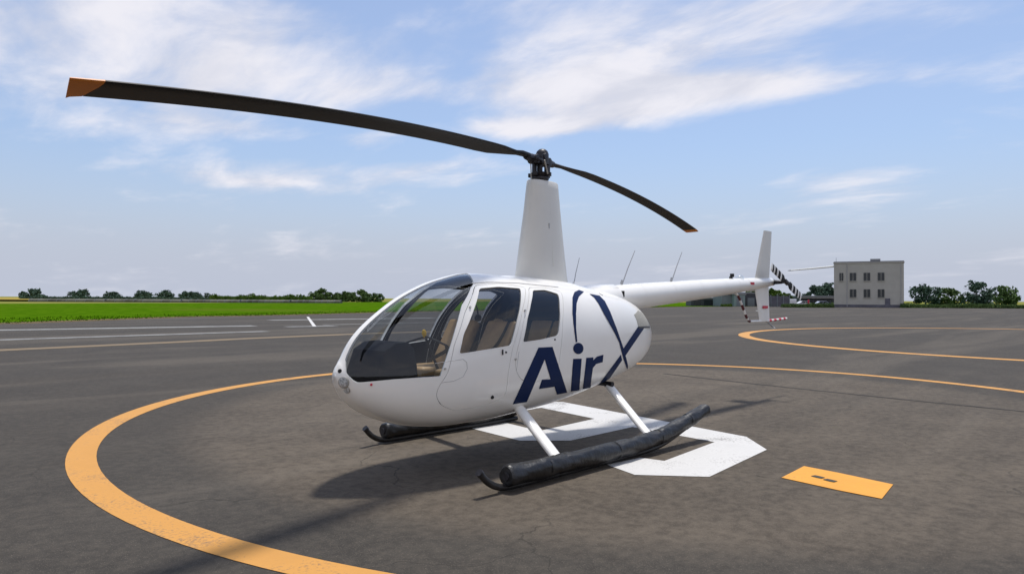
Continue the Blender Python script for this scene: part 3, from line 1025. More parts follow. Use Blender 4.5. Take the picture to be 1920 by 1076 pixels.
# ---- mast fairing
mf = MB()
levels = [(1.80, .80, .40, -.05), (1.92, .755, .36, -.05), (2.25, .655, .31, -.05), (2.6, .555, .255, -.055), (2.88, .48, .225, -.055), (2.945, .465, .215, -.055), (2.96, .44, .195, -.055)]
NM = 40
vs, fs = [], []
for (z_, L_, T_, cx_) in levels:
    for k in range(NM):
        a = 2 * math.pi * k / NM
        ca, sa = math.cos(a), math.sin(a)
        xx = (abs(ca) ** .92) * (1 if ca > 0 else -1) * L_ / 2
        tap = 1 - .22 * (1 - ca) / 2
        vs.append((cx_ + xx, abs(sa) ** .8 * (1 if sa > 0 else -1) * T_ / 2 * tap, z_))
for i in range(len(levels) - 1):
    for k in range(NM):
        fs.append((i * NM + k, i * NM + (k + 1) % NM, (i + 1) * NM + (k + 1) % NM, (i + 1) * NM + k))
fs.append(tuple(range((len(levels) - 1) * NM, len(levels) * NM)))
mf.add(vs, fs)
MFG = mat('fairing_white_paint', (0.66, 0.65, 0.61), 0.35, var=0.04, vscale=1.2)
mfo = mf.build('mast_fairing', MFG, heli)
MB().tube([(-.06 + .0, .155, 2.0), (-.06, .118, 2.45), (-.055, .098, 2.85)], .004, 6).build('fairing_seam', MFG, mfo)

MB().box((-.02, .124, 2.45), (.012, .012, .06)).build('fairing_slot', MANT, mfo)

# ---- rotor head
hub = MB()
hub.tube([(0, 0, 2.93), (0, 0, 3.20)], .032, 14)
hb = hub.build('mast', MHUB, heli)
sw = MB()
sw.tube([(0, 0, 2.955), (0, 0, 2.975), (0, 0, 3.0), (0, 0, 3.012)], [.07, .105, .105, .075], 20)
sw.tube([(0, 0, 3.012), (0, 0, 3.05), (0, 0, 3.06)], [.085, .10, .07], 20)
for a in (20, 110, 200, 290):
    d_ = Vector((math.cos(R(a)), math.sin(R(a)), 0))
    sw.box(d_ * .11 + Vector((0, 0, 3.03)), (.05, .04, .045), rot=Matrix.Rotation(R(a), 3, 'Z'))
sw.build('swashplate', MHUB, heli, bevel=.004)
AZ = R(11.2506)
bd_ = Vector((math.cos(AZ), math.sin(AZ), 0))       # towards the forward blade
bn_ = Vector((-math.sin(AZ), math.cos(AZ), 0))
RotB = Matrix((bd_, bn_, Vector((0, 0, 1)))).transposed()
h2 = MB()
h2.box((0, 0, 3.19), (.40, .075, .05), rot=RotB)
h2.box((0, 0, 3.20), (.15, .15, .10), rot=RotB)
for sgn in (1, -1):
    h2.tube([bd_ * sgn * .13 + bn_ * -.06 + Vector((0, 0, 3.19)), bd_ * sgn * .13 + bn_ * .06 + Vector((0, 0, 3.19))], .05, 14)
h2.tube([(0, -.0, 3.20), (0, 0, 3.25)], .05, 14)
h2.tube([bn_ * -.09 + Vector((0, 0, 3.225)), bn_ * .09 + Vector((0, 0, 3.225))], .045, 14)
h2.tube([(-.03, .01, 3.22), (-.03, .01, 3.27), (-.03, .01, 3.30), (-.03, .01, 3.32), (-.03, .01, 3.328)], [.075, .073, .060, .035, .008], 16)
h2.build('teetering_hub', MHUB, heli, bevel=.005)
for sgn in (1, -1):
    MB().tube([bn_ * sgn * .115 + bd_ * sgn * .02 + Vector((0, 0, 3.03)), bn_ * sgn * .12 + bd_ * sgn * .10 + Vector((0, 0, 3.17))], .010, 8).build('pitch_link', MSTEEL, heli)
MB().tube([(0.115, -.02, 2.93), (0.13, -.02, 3.17)], .007, 8).build('pitch_link', MSTEEL, heli)
MB().box(bd_ * -.08 + bn_ * .05 + Vector((0, 0, 3.07)), (.05, .05, .14)).build('scissor_link', MHUB, heli, bevel=.004)
MB().box(bd_ * .05 - bn_ * .04 + Vector((0, 0, 3.09)), (.04, .04, .16)).build('scissor_link', MHUB, heli, bevel=.004)


def droop(t):
    return 3.20 - .41 * (t / 5.03) ** 2


def make_blade(sgn):
    prof_ = [(-.0, .0), (.02, .28), (.08, .42), (.2, .5), (.35, .48), (.6, .33), (.85, .14), (1.0, .02), (.85, -.08), (.6, -.2), (.35, -.33), (.2, -.38), (.08, -.33), (.02, -.2)]
    dirv = bd_ * sgn
    le = bn_ * sgn       # leading side, counter-clockwise rotor
    mb = MB()
    ts = [.26, .34, .42, .52, .62, .8] + list(np.linspace(1.0, 4.84, 40))
    n = len(prof_)
    vs = []
    for t in ts:
        if t < .5:
            ch, th = .085 + (t - .26) * .12, .055
        else:
            ch = .11 + (.254 - .11) * min(1, (t - .5) / .34)
            th = .045 + (.030 - .045) * min(1, (t - .5) / .6)
        pitch = R(11.0) if sgn > 0 else R(7 - 5 * min(1, t / 5))
        up_ = Vector((0, 0, 1))
        c0 = dirv * t + Vector((0, 0, droop(t)))
        for (u_, v_) in prof_:
            e = (.27 - u_) * ch if t > .5 else (.5 - u_) * ch
            q = le * (e * math.cos(pitch)) + up_ * (e * math.sin(pitch) + v_ * th)
            vs.append(c0 + q)
    fs = []
    for i in range(len(ts) - 1):
        for k in range(n):
            fs.append((i * n + k, i * n + (k + 1) % n, (i + 1) * n + (k + 1) % n, (i + 1) * n + k))
    fs.append(tuple(range(n))); fs.append(tuple(range((len(ts) - 1) * n, len(ts) * n)))
    mb.add(vs, fs)
    b = mb.build('rotor_blade', MBLADE, heli)
    b['label'] = 'dark grey main rotor blade reaching ' + ('forward over the nose' if sgn > 0 else 'back over the tail boom, orange at its tip')
    # tip cap
    tc_ = MB()
    vs = []
    for j, t in enumerate((4.842, 4.96, 5.03)):
        c0 = dirv * t + Vector((0, 0, droop(t)))
        for (u_, v_) in prof_:
            sk = (1 - .0 * j)
            e = (.27 - u_) * .254
            tt = -.05 * u_ * j
            q = le * e + Vector((0, 0, v_ * (.030 - .006 * j) + e * math.sin(R(11 if sgn > 0 else 2)))) + dirv * tt
            vs.append(c0 + q)
    fs = []
    for i in range(2):
        for k in range(n):
            fs.append((i * n + k, i * n + (k + 1) % n, (i + 1) * n + (k + 1) % n, (i + 1) * n + k))
    fs.append(tuple(range(n))); fs.append(tuple(range(2 * n, 3 * n)))
    tc_.add(vs, fs)
    tc_.build('tip_cap', MORANGE, b)
    # grip
    g_ = MB()
    g_.tube([dirv * .12 + Vector((0, 0, 3.19)), dirv * .20 + Vector((0, 0, 3.192)), dirv * .30 + Vector((0, 0, 3.193))], [.05, .048, .036], 14)
    g_.box(dirv * .17 + le * .07 + Vector((0, 0, 3.17)), (.09, .09, .025), rot=RotB)
    g_.build('blade_grip', MHUB, b, bevel=.004)


make_blade(1)
make_blade(-1)

# ---- tail boom
tb = MB()
xs = [-0.95, -1.25, -1.6, -2.0, -2.8, -3.6, -4.4, -5.2, -5.75, -5.92, -5.97]
bz = lambda x_: 1.685 + (-2.0 - x_) * .067
rads = [.155, .165, .17, .166, .155, .143, .126, .100, .078, .068, .03]
tb.tube([(x_, 0, bz(x_)) for x_ in xs], rads, 32)
boom = tb.build('tail_boom', MW, heli)
for x_ in (-1.9, -2.65, -3.4, -4.15, -4.6, -4.95):
    r_ = float(np.interp(-x_, [-q for q in xs], rads))
    MB().tube([(x_ + .004, 0, bz(x_)), (x_ - .004, 0, bz(x_))], [r_ + .0012, r_ + .0012], 32, cap=False).build('rivet_band', MW2, boom)
MB().box((-1.385, .150, 1.705), (.028, .045, .075)).build('boom_joint_gap', MGAP, heli, bevel=.004)
# cowling fairing flowing into the boom
fr = MB()
fr.tube([(-.55, 0, 1.50), (-.9, 0, 1.58), (-1.15, 0, 1.62), (-1.36, 0, 1.642), (-1.372, 0, 1.643)], [.26, .225, .20, .185, .172], 28)
fr.build('boom_fairing', MW, heli)


# fins
def fin(name, z0, z1, xf0, xb0, xf1, xb1, th0, th1, m, parent):
    vs = []
    n = 16
    for (z_, xf, xb, th) in ((z0, xf0, xb0, th0), ((z0 + z1) / 2, (xf0 + xf1) / 2, (xb0 + xb1) / 2, (th0 + th1) / 2), (z1, xf1, xb1, th1)):
        for k in range(n):
            a = 2 * math.pi * k / n
            ca, sa = math.cos(a), math.sin(a)
            vs.append(((xf + xb) / 2 + ca * (xf - xb) / 2, sa * th / 2 * (1 - .35 * (1 - ca) / 2), z_))
    fs = [tuple(range(n)), tuple(range(2 * n, 3 * n))]
    for i in range(2):
        for k in range(n):
            fs.append((i * n + k, i * n + (k + 1) % n, (i + 1) * n + (k + 1) % n, (i + 1) * n + k))
    return MB().add(vs, fs).build(name, m, parent)


uf = fin('upper_fin', 1.93, 2.81, -5.30, -5.86, -5.66, -5.965, .07, .045, MFG, heli)
lf = fin('lower_fin', 1.90, 1.29, -5.30, -5.84, -5.50, -5.88, .07, .05, MW2, heli)
fp = MB().box((-5.64, .037, 1.52), (.19, .003, .045)).build('red_placard', MRED, lf)
MB().box((-5.02, .107, 1.905), (.13, .006, .04)).build('red_placard', MRED, boom)
# stabiliser on the far side
stb = MB()
stb.box((-5.42, -.20, 1.80), (.30, .36, .022))
stb.build('horizontal_stabilizer', MW2, heli, bevel=.008)
# tail rotor guard: striped tube from the boom down under the fin and aft
gp = [(-4.66, 0, 1.74), (-4.74, 0, 1.70), (-4.85, 0, 1.58), (-4.96, 0, 1.44), (-5.06, 0, 1.33), (-5.14, 0, 1.29), (-5.35, 0, 1.285), (-5.6, 0, 1.285), (-5.9, 0, 1.29), (-6.2, 0, 1.30), (-6.56, 0, 1.315)]
gpp = catmull(gp, 5)
guard = MB().tube(gpp, .019, 10).build('tail_rotor_guard', MW2, heli)


def seg_on(path, f0, f1, rad, name, m, parent):
    L_ = [0]
    for i in range(1, len(path)):
        L_.append(L_[-1] + (path[i] - path[i - 1]).length)
    T = L_[-1]
    out = []
    for k in range(6):
        s_ = (f0 + (f1 - f0) * k / 5) * T
        i = max(1, next((j for j, q in enumerate(L_) if q >= s_), len(L_) - 1))
        u_ = (s_ - L_[i - 1]) / (L_[i] - L_[i - 1] + 1e-9)
        out.append(path[i - 1].lerp(path[i], u_))
    return MB().tube(out, rad, 10).build(name, m, parent)


for (a_, b_) in ((.03, .085), (.13, .18), (.225, .265), (.29, .325)):
    seg_on(gpp, a_, b_, .0215, 'dark_stripe', MMAR, guard)
for (a_, b_) in ((.66, .70), (.745, .79), (.84, .88), (.93, .965)):
    seg_on(gpp, a_, b_, .0215, 'red_stripe', MRED, guard)
skd = MB().tube(catmull([(-5.72, 0, 1.30), (-5.86, 0, 1.24), (-6.02, 0, 1.165)], 4), .012, 10).build('tail_skid', MANT, heli)
MB().tube([(-6.02, 0, 1.165), (-6.07, 0, 1.15)], [.022, .018], 10).build('skid_tip', MW2, skd)
# tail rotor
gb = MB()
gb.tube([(-5.90, 0, 1.945), (-6.0, 0, 1.945), (-6.03, 0, 1.945)], [.062, .058, .03], 16)
gb.tube([(-5.93, .0, 1.945), (-5.93, .20, 1.942)], [.045, .028], 14)
gb.build('tail_gearbox', MHUB, heli, bevel=.003)
tr = MB()
tr.tube([(-5.93, .20, 1.94), (-5.93, .30, 1.94)], .02, 12)
tr.box((-5.93, .27, 1.94), (.14, .05, .06), rot=Matrix.Rotation(R(-22.5), 3, 'Y'))
tro = tr.build('tail_rotor_hub', MHUB, heli, bevel=.004)
dT = Vector((-5.31 + 6.47, 0, 2.17 - 1.69)).normalized()
nT = Vector((-dT.z, 0, dT.x))
for sgn in (1, -1):
    bl = MB()
    pr = [(-1, 0), (-.7, .4), (0, .5), (.6, .25), (1, 0), (.6, -.25), (0, -.5), (-.7, -.4)]
    bands_b = [(.08, .13, 1), (.13, .22, 1), (.22, .27, 0), (.27, .36, 1), (.36, .415, 0), (.415, .49, 1), (.49, .54, 0), (.54, .59, 1), (.59, .64, 0)]
    ts = [b_[0] for b_ in bands_b] + [bands_b[-1][1]]
    n = len(pr)
    vs = []
    for t in ts:
        c0 = Vector((-5.93, .275, 1.94)) + dT * sgn * t
        cw = .028 if t < .1 else .068
        for (u_, v_) in pr:
            vs.append(c0 + nT * (u_ * cw) + Vector((0, 1, 0)) * (v_ * .018))
    bl.add(vs, [tuple(range(n))], 1)
    for i in range(len(ts) - 1):
        bl.add([], [], 0)
        base_i = 0
        bl.f += [(i * n + k, i * n + (k + 1) % n, (i + 1) * n + (k + 1) % n, (i + 1) * n + k) for k in range(n)]
        bl.m += [bands_b[i][2]] * n
    bl.f.append(tuple(range((len(ts) - 1) * n, len(ts) * n))); bl.m.append(2 if sgn < 0 else 0)
    b = bl.build('tail_rotor_blade', [MW2, MGAP, MRED], tro)
    b['label'] = 'black and white banded tail rotor blade'

# beacon on the boom
bcn = MB().tube([(-4.50, 0, 1.965), (-4.50, 0, 2.005)], [.03, .026], 12).build('beacon_base', MHUB, heli)
MB().box((-4.50, .02, 2.022), (.05, .05, .055)).build('beacon_lamp', MGAP, heli, bevel=.006)
MB().tube([(-4.78, 0, 1.975), (-4.78, 0, 2.01), (-4.78, 0, 2.03), (-4.78, 0, 2.04)], [.075, .068, .045, .012], 16).build('clear_dome', MGLL, heli)

# antennas
for (x0, z0, x1, z1, th) in ((-.60, 1.76, -.715, 2.13, .004), (-1.57, 1.80, -1.87, 2.275, .0055), (-2.75, 1.86, -3.04, 2.315, .0055)):
    a_ = MB().tube([(x0, 0, z0), ((x0 + x1) / 2 + .01, 0, (z0 + z1) / 2), (x1, 0, z1)], [th * 1.5, th * 1.2, th * .8], 8).build('antenna', MANT, heli)
    MB().tube([(x0, 0, z0 + .035), (x0 - .012, 0, z0 + .085)], [.018, .011], 10).build('antenna_base', MANT if th > .005 else MW2, a_)

# nose lights
disc('pitot_opening', 2.604, 1.012, .020, .004, MGAP, heli, 1, 14)
for (x_, z_, r_) in ((2.590, .915, .050), (2.562, .852, .034)):
    p, nn = surf(x_, z_, 1)
    nn = (nn + Vector((.5, 0, 0))).normalized()
    l_ = MB().tube([p - nn * .03, p + nn * .001, p + nn * .003], [r_, r_, r_ * .93], 22).build('landing_light', MSTEEL, heli)
    MB().tube([p + nn * .0035, p + nn * .004, p + nn * .006, p + nn * .007], [r_ * .86, r_ * .8, r_ * .5, r_ * .2], 22).build('lamp_lens', MLENS, l_)
disc('nav_lamp', 2.43, .900, .011, .012, MRED, heli)

# ---- interior
inn = empty('cabin_interior')
inn.parent = heli
INP = heli
bpy.data.objects.remove(inn)


def section(x_, sc=.955, n=40):
    th = np.linspace(-math.pi / 2, math.pi / 2, n // 2)
    p = P3(np.full(len(th), x_), th)
    zt, zb, w, zw = [float(q) for q in prof(x_)]
    L_ = [(x_, q[1] * sc, zw + (q[2] - zw) * sc) for q in p]
    return L_ + [(x_, -q[1], q[2]) for q in L_[::-1]][1:-1]


s1, s2 = section(.12), section(.08)
bk = MB()
n = len(s1)
bk.add(s1 + s2, [tuple(range(n)), tuple(range(n, 2 * n))] + [(i, (i + 1) % n, n + (i + 1) % n, n + i) for i in range(n)])
bk.build('bulkhead', MDARK, heli, smooth=False)
# floor: clipped inside the hull
fx = np.linspace(.12, 2.36, 24)
zf = .56
fv, ff = [], []
for x_ in fx:
    zt, zb, w, zw = [float(q) for q in prof(x_)]
    zz = max(zf, zb + .06)
    t_ = (zw - zz) / (zw - zb)
    yy = w * max(0, 1 - t_ ** NBOT) ** (1 / NBOT) * .95
    fv += [(x_, yy, zz), (x_, -yy, zz)]
for i in range(len(fx) - 1):
    ff.append((2 * i, 2 * i + 1, 2 * i + 3, 2 * i + 2))
MB().add(fv, ff).build('cabin_floor', MDARK, heli)
# front bulkhead pod / instrument console
cons = MB()
pts_ = [(1.98, .62), (1.93, 1.02), (1.95, 1.20), (2.02, 1.262), (2.16, 1.255), (2.28, 1.19), (2.36, .98), (2.30, .64)]
for j, (yy, sc_) in enumerate(((-.22, .93), (-.17, 1), (.17, 1), (.22, .93))):
    pass
vs = []
for (yy, sc_) in ((-.33, .72), (-.24, .97), (.24, .97), (.33, .72)):
    vs += [(2.1 + (x_ - 2.1) * sc_, yy, .62 + (z_ - .62) * sc_) for x_, z_ in pts_]
n = len(pts_)
fs = [tuple(range(n)), tuple(range(3 * n, 4 * n))]
for i in range(3):
    for k in range(n):
        fs.append((i * n + k, i * n + (k + 1) % n, (i + 1) * n + (k + 1) % n, (i + 1) * n + k))
def clamp_in(p):
    zt, zb, w, zw = [float(q) for q in prof(p[0])]
    z_ = max(p[2], zb + .07)
    t_ = min(1, max(0, (zw - z_) / (zw - zb)))
    yl = w * (1 - t_ ** NBOT) ** (1 / NBOT) * .86 - .02
    return (p[0], max(-yl, min(yl, p[1])), z_)


cons.add([clamp_in(p) for p in vs], fs)
co = cons.build('instrument_console', MDARK, heli)
for (yy, zz) in ((-.12, 1.14), (0, 1.14), (.12, 1.14), (-.12, 1.02), (0, 1.02), (.12, 1.02)):
    MB().tube([(1.945, yy, zz), (1.925, yy, zz)], .045, 16).build('gauge', MHUB, co)
# pedestal and cyclic
MB().box((1.60, 0, .72), (.62, .14, .34)).build('centre_pedestal', MDARK, heli, bevel=.03)
cy_ = MB()
cy_.tube(catmull([(1.42, 0, .85), (1.52, 0, 1.05), (1.62, 0, 1.25)], 4), .013, 10)
cy_.tube(catmull([(1.62, -.30, 1.20), (1.62, -.05, 1.26), (1.62, .05, 1.26), (1.62, .30, 1.20)], 4), .010, 10)
cyo = cy_.build('cyclic_bar', MGAP, heli)
MB().tube([(1.62, -.02, 1.265), (1.63, -.02, 1.31), (1.635, -.02, 1.335)], [.016, .024, .012], 12).build('yellow_knob', MYEL, cyo)
for yy in (-.30, .30):
    MB().tube([(1.62, yy, 1.20), (1.60, yy * 1.02, 1.09)], .017, 10).build('hand_grip', MGAP, cyo)


def seat(x0, y0, zc, back_dx, z_top, w, m=MTAN):
    s_ = MB()
    s_.box((x0 + .22, y0, zc), (.50, w, .13))
    so = s_.build('seat_cushion', m, heli, bevel=.045, seg=4)
    MB().box((x0 + .24, y0 * .92, (zc - .065 + .62) / 2), (.44, w * .78, zc - .065 - .62)).build('seat_box', MDARK, so, bevel=.01)
    a = Vector((x0 - .02, 0, zc + .02)); b = Vector((x0 - .02 - back_dx, 0, z_top))
    mid = (a + b) / 2
    ang = math.atan2(b.x - a.x, b.z - a.z)
    rot = Matrix.Rotation(ang, 3, 'Y')
    bo = MB().box((mid.x, y0, mid.z), (.12, w * .94, (b - a).length), rot=rot).build('seat_back', m, heli, bevel=.05, seg=4)
    MB().box((mid.x - .068, y0, mid.z), (.03, w * .84, (b - a).length * .92), rot=rot).build('seat_back_shell', MDARK, bo, bevel=.01)
    # lap and shoulder belts
    MB().tube(catmull([(b.x + .04, y0 + w * .3, b.z + .06), (mid.x + .09, y0 + w * .18, mid.z), (a.x + .14, y0 - w * .3, zc + .09)], 5), .022, 6, flat=.25).build('seat_belt', MGAP, bo)


for yy in (-.30, .30):
    seat(1.13, yy, .90, .27, 1.40, .44)
    seat(.36, yy, .90, .16, 1.40, .44)
# headsets hanging on the rear of the front seats
MB().tube(catmull([(1.27, .30, 1.70), (1.42, .37, 1.66), (1.52, .42, 1.60)], 5), .011, 8).build('blade_reflection_bar', MGAP, heli)  # black bar standing in for the rotor blade's reflection in the windshield
for yy in (-.30, .30):
    hs = MB()
    hs.tube(catmull([(.74, yy - .09, 1.44), (.74, yy - .07, 1.54), (.74, yy, 1.585), (.74, yy + .07, 1.54), (.74, yy + .09, 1.44)], 4), .008, 8)
    for e in (-.09, .09):
        hs.tube([(.74, yy + e - .018, 1.43), (.74, yy + e + .018, 1.43)], .036, 14)
    hs.build('headset', MGAP, heli)

# ---- landing gear
gear_x = {1: 0.0, -1: -0.50}
for s in (1, -1):
    ox = gear_x[s]
    Y = 1.10 if s == 1 else -1.30
    tube_pts = catmull([(1.93 + ox, Y - .02 * s, .205), (1.84 + ox, Y - .01 * s, .115), (1.72 + ox, Y, .055), (1.55 + ox, Y, .036), (.9 + ox, Y, .034), (0 + ox, Y, .034), (-.5 + ox, Y, .038), (-.85 + ox, Y, .075), (-1.3 + ox, Y, .19)][:9 if s == 1 else 7], 6)
    sk = MB().tube(tube_pts, .030, 12).build('skid_tube', MSKID, heli)
    sk['label'] = ('near' if s == 1 else 'far') + ' black skid tube with upturned toe'
    MB().tube([tube_pts[0] + Vector((.004, 0, .004)), tube_pts[0] - Vector((.02, 0, .018))], [.034, .034], 12).build('toe_cap', MHUB, sk)
    # stowed float bag lashed along the tube: lumpy black cover
    bp = catmull([(1.655 + ox, Y + .02 * s, .135), (1.2 + ox, Y + .02 * s, .130), (.7 + ox, Y + .02 * s, .128), (0 + ox, Y + .02 * s, .126), (-.5 + ox, Y + .02 * s, .142), (-.9 + ox, Y + .02 * s, .185), (-1.3 + ox, Y + .02 * s, .262), (-1.70 + ox, Y + .02 * s, .345)][:8 if s == 1 else 5], 14 if s == 1 else 20)
    n = 24
    vs = []
    for i, p in enumerate(bp):
        t = (bp[min(i + 1, len(bp) - 1)] - bp[max(i - 1, 0)]).normalized()
        b_ = Vector((0, 0, 1)); b_ = (b_ - b_.dot(t) * t).normalized(); c_ = t.cross(b_)
        f_ = i / (len(bp) - 1)
        rr = .090 - .018 * f_ ** 2
        if i in (0, len(bp) - 1): rr *= .86
        if i > 0 and (i % 23 == 0): rr *= .955
        for k in range(n):
            a = 2 * math.pi * k / n
            wob = 1 + .05 * math.sin(3 * a + i * .37 + s) + .028 * math.sin(7 * a - i * .9) + RNG.normal() * .007
            wob *= 1 + .03 * math.sin(i * .6)
            vs.append(p + (b_ * math.cos(a) + c_ * math.sin(a)) * rr * wob)
    fs = []
    for i in range(len(bp) - 1):
        for k in range(n):
            fs.append((i * n + k, i * n + (k + 1) % n, (i + 1) * n + (k + 1) % n, (i + 1) * n + k))
    fs += [tuple(range(n)), tuple(range((len(bp) - 1) * n, len(bp) * n))]
    fb = MB().add(vs, fs).build('float_bag', MBLK, heli)
    fb['label'] = ('near' if s == 1 else 'far') + ' stowed float in a crumpled black cover along the skid'
    e0 = bp[0]
    MB().tube([e0 + Vector((.012, 0, 0)), e0 + Vector((-.004, 0, 0))], [.035, .04], 14).build('inflation_valve', MHUB, fb)
    for i in (16, 40, 62, 84):
        if i < len(bp) - 1:
            p = bp[i]
            MB().tube([p + Vector((.016, 0, 0)), p - Vector((.016, 0, 0))], [.092 - .018 * (i / len(bp)) ** 2] * 2, 20, cap=False).build('lashing_strap', MSKID, fb)
    # struts: streamlined fairings
    for (rx, ry, rz_, fx_, fz_, lab) in ((.80, .46, .545, .96, .215, 'front'), (-.78, .40, .625, -.53, .235, 'rear')):
        oo = ox * .9
        a_ = Vector((rx + (oo if s < 0 else 0) * .5, ry * s, rz_)); b_ = Vector((fx_ + oo, (Y + .02 * s), fz_ - .06))
        w0 = .066 if lab == 'front' else .060
        st_ = MB().tube([a_, a_.lerp(b_, .5), b_], [w0, w0 * .95, w0 * .92], 18, flat=.62, flatdir=(1, 0, 0)).build('gear_strut', MW, heli)
        st_['label'] = ('near' if s == 1 else 'far') + ' ' + lab + ' white streamlined gear strut'
        d_ = (b_ - a_).normalized()
        MB().tube([b_ - d_ * .02, b_ + d_ * .01], [.040, .046], 12).build('strut_clamp', MHUB, st_)
        # bolt and dark root
        MB().tube([a_ - d_ * .05, a_ + d_ * .012], [.058, .052], 16, flat=.62, flatdir=(1, 0, 0)).build('root_boot', MHUB, st_)
        for q in (a_.lerp(b_, .07), a_.lerp(b_, .94)):
            nrm = Vector((.15, .75 * s, .55)).normalized()
            MB().tube([q + nrm * .015, q + nrm * .036], .010, 8).build('bolt', MHUB, st_)
# belly cross tubes between the struts
for (xa, za) in ((.78, .56), (-.76, .66)):
    MB().tube([(xa, .46, za), (xa, -.46, za)], .03, 12).build('cross_tube', MHUB, heli)
MB().tube(catmull([(1.5, .0, .445), (.8, 0, .445), (.1, 0, .495), (-.3, 0, .55)], 4), .035, 10, flat=2.2, flatdir=(0, 0, 1)).build('belly_keel', MSKID, heli)

# ================================================================== BACKGROUND
MLEAF = []
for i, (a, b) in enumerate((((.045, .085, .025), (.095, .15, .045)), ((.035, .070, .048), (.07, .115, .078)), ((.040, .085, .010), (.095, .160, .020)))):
    m = bpy.data.materials.new(['dark_foliage', 'haze_tinted_foliage', 'bright_foliage'][i])  # second leaf tone has distance haze mixed into its colour
    m.use_nodes = True
    t = m.node_tree
    p = t.nodes['Principled BSDF']
    v = t.nodes.new('ShaderNodeTexCoord').outputs['Object']
    t.links.new(mixc(t, ramp(t, noise(t, v, 1.1, 5, .7), .35, .65), a, b), p.inputs['Base Color'])
    p.inputs['Roughness'].default_value = 0.75
    p.inputs['Specular IOR Level'].default_value = 0.15
    MLEAF.append(m)
MBARK = mat('tree_bark', (0.10, 0.08, 0.06), 0.9, var=.3)


def crown_mesh(h, r, ncl, nl, seed, ls, base=.25, squash=1.0):
    g = np.random.default_rng(seed)
    vs, fs = [], []
    cl_ = []
    for _ in range(ncl):
        a = g.uniform(0, 2 * math.pi)
        z = g.uniform(0, 1)
        rr = r * math.sqrt(g.uniform(0, 1)) * (math.sin(math.pi * (0.18 + .74 * z)) ** .7)
        cl_.append((rr * math.cos(a), rr * math.sin(a), h * (base + (1 - base) * z * .93), r * g.uniform(.22, .40)))
    for (x_, y_, z_, q) in cl_:
        P = g.normal(size=(nl, 3))
        P /= np.linalg.norm(P, axis=1)[:, None]
        P *= (g.uniform(.45, 1.0, size=(nl, 1))) * q
        P[:, 2] *= squash * .8
        P += (x_, y_, z_)
        D1_ = g.normal(size=(nl, 3)); D2_ = g.normal(size=(nl, 3))
        D1_ /= np.linalg.norm(D1_, axis=1)[:, None]; D2_ /= np.linalg.norm(D2_, axis=1)[:, None]
        s_ = ls * g.uniform(.6, 1.4, size=(nl, 1))
        for k in range(nl):
            b = len(vs)
            c = P[k]
            vs += [tuple(c - D1_[k] * s_[k]), tuple(c + D2_[k] * s_[k] * .7), tuple(c + D1_[k] * s_[k]), tuple(c - D2_[k] * s_[k] * .7)]
            fs.append((b, b + 1, b + 2, b + 3))
    return vs, fs


def tree(name, x_, y_, h, r, mi, label, seed, group=None, ncl=26, nl=70, cat='tree', base=.25):
    t_ = empty(name, (x_, y_, -.03))
    tag(t_, label, cat, group)
    tr_ = MB()
    tr_.tube([(0, 0, -.05), (.02 * h, 0, h * .25), (0, .02 * h, h * .55), (.01 * h, 0, h * .85)], [h * .035, h * .027, h * .017, h * .006], 8)
    g = np.random.default_rng(seed + 99)
    for k in range(5):
        a = g.uniform(0, 6.28)
        z0 = h * g.uniform(.28, .6)
        tr_.tube([(0, 0, z0), (r * .35 * math.cos(a), r * .35 * math.sin(a), z0 + h * .12), (r * .7 * math.cos(a), r * .7 * math.sin(a), z0 + h * .2)], [h * .012, h * .008, h * .003], 6)
    tr_.build('trunk', MBARK, t_)
    vs, fs = crown_mesh(h, r, ncl, nl, seed, r * .085 + .05, base)
    MB().add(vs, fs).build('crown', MLEAF[mi], t_, smooth=False)
    return t_


# pixel column and depth to a ground position (used to lay out the background as seen from the pad)
def at(u, dist):
    d_ = fwd + (u - 960) / 1351.86 * rt2
    d_.z = 0
    return CAM.x + d_.x * dist, CAM.y + d_.y * dist


hd = math.degrees(math.atan2(rt.y, rt.x))           # bearing of the background's cross direction

# --- left: far trees along the field's end
left_trees = [(592, 305, 4.4, 3.4, 0), (604, 300, 5.2, 3.8, 0), (617, 310, 3.9, 3.0, 0), (635, 312, 3.6, 3.0, 0), (647, 305, 4.2, 3.4, 0), (659, 315, 3.9, 2.8, 0), (680, 300, 5.0, 3.2, 0), (690, 312, 3.6, 2.8, 0), (708, 310, 3.8, 2.8, 0),
              (352, 420, 4.8, 4.6, 1), (366, 430, 4.4, 4.0, 1), (388, 410, 4.2, 2.2, 1), (310, 415, 5.0, 5.0, 1), (270, 400, 4.6, 5, 1), (210, 405, 4.4, 4.5, 1), (150, 380, 5.4, 5, 1), (60, 390, 5.0, 6, 1)]
names_l = {0: 'dark far tree beyond the green field, ', 1: 'hazy horizon tree, '}
desc = ['leftmost in the clump by the greenhouse end', 'tallest of the left clump', 'last of the left clump before the gap', 'small one after the first gap', 'middle of the central clump', 'right end of the central clump', 'round-topped, left of the helicopter nose', 'smaller one right beside the round-topped tree', 'last before the bubble windshield',
        'above the yellow strip near its left end', 'beside the first one above the yellow strip', 'small single one where the yellow strip ends', 'beyond the yellow strip, third from its right end', 'beyond the yellow strip, fourth from its right end', 'fifth from the end of the yellow strip', 'second tree from the left edge of the view', 'nearest the left edge of the view']
for i, (u, dist, h, r, mi) in enumerate(left_trees):
    x_, y_ = at(u, dist)
    tree('tree', x_, y_, h, r, mi, names_l[mi] + desc[i], 10 + i, 'trees beyond the green field', ncl=34, nl=60, base=.0)

